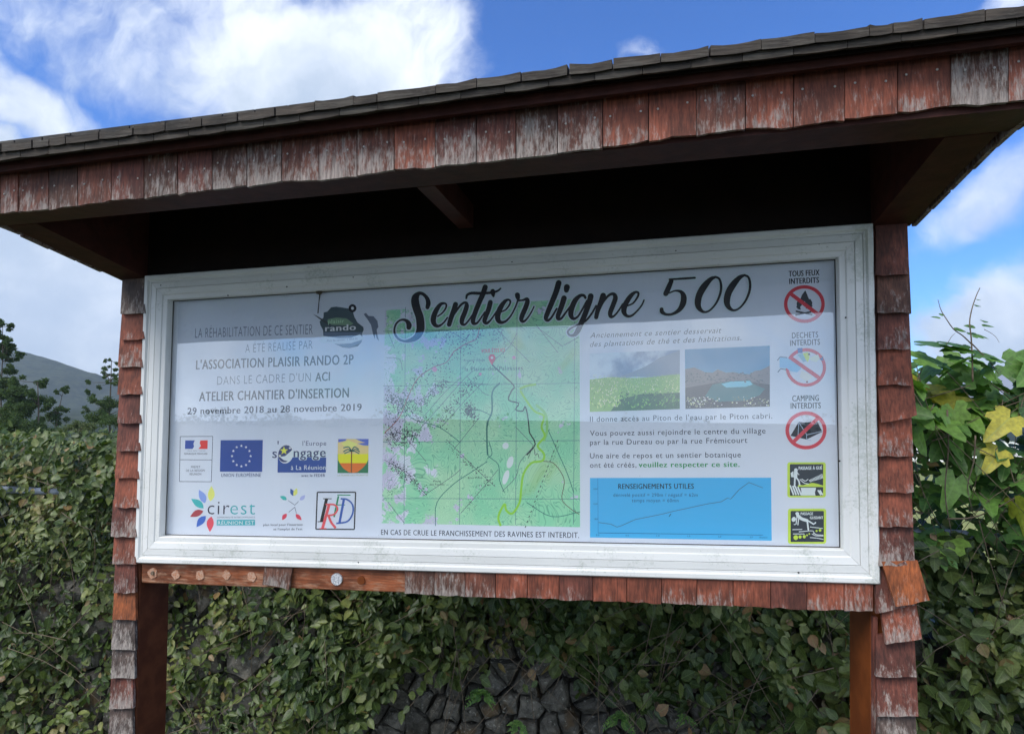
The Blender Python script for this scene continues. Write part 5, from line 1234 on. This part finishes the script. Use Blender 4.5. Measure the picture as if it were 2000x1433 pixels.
# little ferns and weeds rooted in the joints
def weed(px, size, n, label, mat=M_GOURD):
    c = aty(px, 1.10); t = thing('wall_fern', label, 'fern', tuple(c), 'small ferns rooted in the wall')
    for k in range(n):
        a_ = -math.pi*.1+math.pi*1.2*k/max(1, n-1)+random.uniform(-.2, .2); l_ = size*random.uniform(.7, 1.15)
        d_ = Vector((math.cos(a_), -random.uniform(.3, .7), math.sin(a_)*.9)).normalized(); pos, R, sz = [], [], []
        for s in np.linspace(.15, 1, 7):
            b_ = c+d_*l_*s+Vector((0, 0, -.35*l_*s*s))
            for sg in (-1, 1):
                side = Vector((-d_.z, 0, d_.x))*sg; tp = (side*.8+d_*.6); pos.append(b_); R.append(frames(1, (0, -.8, .5), tuple(tp), .1, .08)[0]); sz.append(l_*.34*(1.15-s*.75))
        leaf_mesh('frond', np.array(pos), np.array(sz), np.array(R), OV, OF, mat, t, width=np.full(len(pos), .75), tint=rng.uniform(.2, .85, len(pos)))
weed((944, 1358), .075, 8, 'bright green fern growing from a joint left of the big flat stone')
weed((1014, 1420), .06, 7, 'small fern under the big flat stone at the bottom edge')
weed((1210, 1405), .085, 9, 'spiky pale fern low on the wall, right of the middle')
weed((640, 1400), .07, 7, 'fern at the foot of the wall near the left post')
weed((1340, 1405), .05, 6, 'yellowish seedling on the wall at the right')
weed((715, 1380), .06, 6, 'fern beside the hanging stem with oval leaves')

# ------------------------------------------------------------------ fence
def fence():
    t = thing('chain_link_fence', 'wire mesh fence with grey tubular rails buried in the creepers', 'fence', (.6, 1.28, .6))
    M_G = noise_mat('galvanised_tube', (.16, .19, .25), (.24, .28, .35), 20, .5, .1)
    part('rail', tube_data([(-4.5, 1.12, 1.09), (0, 1.12, 1.08), (4.2, 1.12, 1.07)], .018, 10), M_G, t, smooth=True)
    part('rail', tube_data([(2.2, 1.14, 1.525), (4.2, 1.14, 1.52)], .018, 10), M_G, t, smooth=True)
    for x in (-4.4, -2.4, -.6, 1.1, 2.3, 3.9): part('fence_post', tube_data([(x, 1.16, .5), (x, 1.16, 1.55 if x > 2 else 1.12)], .02, 10), M_G, t, smooth=True)
    its = []
    for k in range(110):
        x = -2.9+k*.065
        for sg in (1, -1):
            h = .95 if x > 2.2 else .5
            its.append(tube_data([(x, 1.19+.002*sg, .62), (x+sg*h*.62, 1.19+.002*sg, .62+h)], .0011, 3))
    o = part('wire_mesh', join_data(its), M_G, t); o['kind'] = 'stuff'
fence()

# ------------------------------------------------------------------ trees beyond
def tuft_tree(name, label, cat, D, trunk, tufts, zs, mat, per=150, ls=.16, group=None, k=.2094, ox=0, oy=600, tw=.10):
    base = aty((ox+trunk[0][0]*k, oy+trunk[0][1]*k), D)
    gz = up_z(base.x, D); base = Vector((base.x, D, gz))
    t = thing(name, label, cat, tuple(base), group)
    P = [base]+[aty((ox+q[0]*k, oy+q[1]*k), D) for q in trunk]
    if P[1].z < gz+.2: P.pop(1)
    if len(P) < 2: P.append(base+Vector((0, 0, .5)))
    part('trunk', tube_data(P, [tw*(1-.75*i/(len(P)-1)) for i in range(len(P))], 7), M_BARK, t, smooth=True)
    pos, nr, lim = [], [], []
    for (x, y, r) in tufts:
        c = aty((ox+x*k, oy+y*k), D); rr = r*k/FP*D*1.5; dy = random.uniform(-.8, .8)*min(1.2, rr*1.6)
        c = Vector((c.x, c.y+dy, c.z)); n = max(60, int(per*3.6*(r/50)**1.8))
        sub = [c+Vector(rng.normal(0, rr*.42, 3)*np.array([1, 1, .6])) for _ in range(max(3, int(r/9)))]
        for _ in range(n):
            s_ = random.choice(sub); d_ = Vector(rng.normal(0, 1, 3)).normalized(); pos.append(s_+Vector((d_.x, d_.y, d_.z*.7))*rr*random.uniform(.15, .48)); nr.append(d_)
        best = min(P, key=lambda q: (q-c).length+max(0, q.z-c.z)*2)
        lim.append(tube_data([best, best.lerp(c, .5)+Vector((0, 0, -.1*rr)), c], [tw*.3, tw*.2, tw*.1], 4))
    part('limbs', join_data(lim), M_BARK, t, smooth=True)
    pos = np.array(pos); n = len(pos); s_ = rng.uniform(.6, 1.3, n)*ls*D/45
    R = frames(n, (0, 0, .3), (0, 0, 0), 1.0, 1.0); R2 = R
    leaf_mesh('crown', pos, s_, R2, NV, NF, mat, t, width=rng.uniform(1.6, 3.4, n))
    return t
g_ = 'trees beyond the creeper covered fence'
tuft_tree('conifer', 'tall dark conifer cut by the left edge of the view', 'tree', 45, [(10, 1150), (10, 800), (22, 500), (25, 180)], [(40, 150, 50), (20, 225, 60), (70, 180, 38), (80, 280, 42), (90, 345, 50), (30, 380, 50), (150, 440, 36), (60, 455, 50), (20, 490, 45), (112, 555, 32), (10, 600, 55), (45, 700, 80), (10, 770, 80), (-60, 400, 90), (-60, 600, 90), (-60, 250, 70), (30, 860, 90)], None, M_DARKLEAF, 230, .17, g_)
tuft_tree('conifer', 'broad dark conifer standing between the edge tree and the lone treetop', 'tree', 40, [(360, 1150), (360, 900), (350, 700)], [(210, 680, 50), (310, 700, 62), (255, 760, 75), (180, 800, 70), (335, 800, 62), (230, 870, 85), (140, 900, 80), (310, 930, 85), (200, 980, 100), (60, 960, 90), (90, 1050, 100), (250, 1060, 110), (350, 1110, 100), (150, 1150, 120), (330, 1190, 120), (400, 1150, 90)], None, M_DARKLEAF, 210, .15, g_)
tuft_tree('conifer', 'slim tree with a lone tuft above its lower boughs', 'tree', 50, [(520, 1150), (540, 1000), (578, 830)], [(580, 770, 40), (560, 780, 26), (455, 870, 46), (500, 925, 55), (560, 955, 46), (540, 1020, 60), (480, 1000, 55), (430, 1060, 60)], None, M_DARKLEAF, 220, .15, g_)
tuft_tree('conifer', 'open branched conifer next to the left shingled post', 'tree', 42, [(1030, 1250), (1020, 1000), (1035, 700), (1040, 500)], [(1050, 490, 20), (1012, 502, 18), (1076, 522, 22), (980, 570, 36), (1045, 590, 34), (950, 620, 36), (990, 650, 36), (1060, 640, 26), (880, 700, 30), (905, 740, 26), (1050, 700, 28), (850, 800, 36), (870, 830, 28), (845, 880, 34), (820, 950, 36), (1000, 860, 70), (950, 930, 80), (1035, 920, 75), (1000, 1000, 80), (900, 1050, 80), (1060, 1080, 90), (1150, 900, 90), (1150, 700, 60), (1160, 1050, 110)], None, M_DARKLEAF, 170, .12, g_)
tuft_tree('shrub', 'pale grey green shrub in the gap below the mountain', 'shrub', 24, [(700, 1250), (700, 1150)], [(560, 1140, 60), (640, 1110, 60), (710, 1140, 60), (760, 1110, 55), (840, 1120, 60), (560, 1200, 80), (700, 1200, 80), (830, 1200, 80)], None, M_SHRUB, 110, .14, None, tw=.04)
# dark thicket behind the creepers
def thicket(label, x0, x1, y, ztop, n, col=M_DARKLEAF):
    pos = np.stack([rng.uniform(x0, x1, n), y+rng.normal(0, .22, n), .62+(ztop-.62)*rng.random(n)**.8+.0*rng.random(n)], 1); pos[:, 2] += .06*nz(pos[:, 0], pos[:, 1], 3, 1)
    o = leaf_mesh('undergrowth', pos, rng.uniform(.05, .10, n), frames(n, (0, -.5, .7), (.1, -.3, -.4), .5, .6), OV, OF, col); tag(o, label=label, kind='stuff')
thicket('shaded undergrowth growing behind the fence, left and centre', -4.8, 2.6, 1.95, 1.27, 12500)

# white house glimpsed through the leaves at right
def house():
    t = thing('house', 'white house with grey roof glimpsed through the leaves at right', 'house', (12.5, 26, .3))
    W_ = noise_mat('white_render', (.72, .72, .70), (.80, .80, .78), 3, .9, .05)
    part('wall', box(9, 17, 24, 30, -1.5, 1.6, lean=False), W_, t)
    rf = []
    part('roof', ([(8.6, 23.5, 1.6), (17.4, 23.5, 1.6), (17.4, 27, 2.7), (8.6, 27, 2.7), (17.4, 30.5, 1.6), (8.6, 30.5, 1.6), (8.6, 23.5, 1.52), (17.4, 23.5, 1.52), (17.4, 30.5, 1.52), (8.6, 30.5, 1.52)], [(0, 1, 2, 3), (3, 2, 4, 5), (6, 9, 8, 7), (0, 6, 7, 1), (4, 8, 9, 5), (0, 3, 5, 9, 6), (1, 7, 8, 4, 2)]), pmat('grey_roof_sheet', (.25, .27, .30), .5), t)
    for x in (10.3, 12.4, 14.6): w = part('window', box(x, x+.9, 23.96, 24.02, .1, 1.1, lean=False), pmat('window_glass', (.05, .07, .09), .1), t)
    part('door', box(15.9, 16.6, 23.95, 24.02, -1.2, .9, lean=False), pmat('door_paint', (.10, .16, .20), .5), t)
house()

# ------------------------------------------------------------------ behind the viewer: open shelter mirrored in the glass
def shelter():
    t = thing('picnic_shelter', 'long open sided picnic shelter whose dark eave is mirrored in the top of the glass', 'shelter', (-.2, -6.2, -.3))
    e0 = 2.563
    part('eave_beam', box(-8.9, 7.9, -4.52, -4.40, e0, e0+.22), M_SOFFIT, t)
    V = [(-9.2, -4.3, zl(e0+.20, -9.2)), (8.2, -4.3, zl(e0+.20, 8.2)), (8.2, -6.4, zl(e0+1.0, 8.2)), (-9.2, -6.4, zl(e0+1.0, -9.2)), (-9.2, -8.5, zl(e0+.20, -9.2)), (8.2, -8.5, zl(e0+.20, 8.2))]
    V2 = [(a_, b_, c_+.06) for a_, b_, c_ in V]; n = 6
    part('roof', (V+V2, [(0, 1, 2, 3), (3, 2, 5, 4), (6, 9, 8, 7), (9, 10, 11, 8), (0, 6, 7, 1), (4, 5, 11, 10), (0, 3, 9, 6), (3, 4, 10, 9), (1, 7, 8, 2), (2, 8, 11, 5)]), pmat('shelter_roof', (.10, .06, .05), .8), t)
    for x in (-8.6, 7.6):
        for y in (-4.46, -8.3): part('post', box(x-.07, x+.07, y-.07, y+.07, -.5, e0), M_DARKWOOD, t)
    P = np.stack([rng.uniform(-4.6, -1.9, 1500), rng.normal(-4.32, .08, 1500), np.zeros(1500)], 1)
    low = np.interp(P[:, 0], [-4.6, -3.7, -3.3, -3.0, -2.4, -1.9], [2.45, 2.40, 2.27, 2.32, 2.44, 2.50]); P[:, 2] = low+rng.random(1500)**1.3*.28
    v = leaf_mesh('creeper', P, rng.uniform(.04, .09, 1500), frames(1500, (0, .6, .5), (0, .1, -.9), .4, .5), OV, OF, M_DARKLEAF, t); v['kind'] = 'stuff'
shelter()
def far_trees():
    n = 14000; cx = rng.uniform(-70, 45, 60); top = rng.uniform(-1.9, .5, 60); k = rng.integers(0, 60, n); rr = rng.uniform(1.6, 3.6, 60)
    d_ = rng.normal(0, 1, (n, 3)); d_ /= np.linalg.norm(d_, axis=1)[:, None]
    P = np.stack([cx[k], -62+3*np.sin(cx[k]), top[k]-rr[k]], 1)+d_*rr[k][:, None]*rng.random(n)[:, None]**.4*np.array([1, 1, 1])
    o = leaf_mesh('far_wood', P, rng.uniform(.25, .5, n), frames(n, (0, 0, .3), (0, 0, 0), 1, 1), NV, NF, M_DARKLEAF, width=rng.uniform(1.5, 3, n)); tag(o, label='distant belt of trees behind the viewer, mirrored faintly in the glass', kind='stuff')
far_trees()

# ------------------------------------------------------------------ damp mountain air
def haze():
    m = bpy.data.materials.new('damp_air'); m.use_nodes = True; nt = m.node_tree; nt.nodes.clear()
    out = nn(nt, 'ShaderNodeOutputMaterial'); v = nn(nt, 'ShaderNodeVolumePrincipled'); v.inputs['Density'].default_value = .00020; v.inputs['Color'].default_value = (.80, .88, 1.0, 1); v.inputs['Anisotropy'].default_value = .2
    nt.links.new(v.outputs[0], out.inputs['Volume'])
    o = link_mesh('haze', *box(-1750, 1750, -200, 1750, -60, 250, lean=False), m, center=False); tag(o, label='thin damp haze in the air towards the mountain', kind='stuff')
haze()
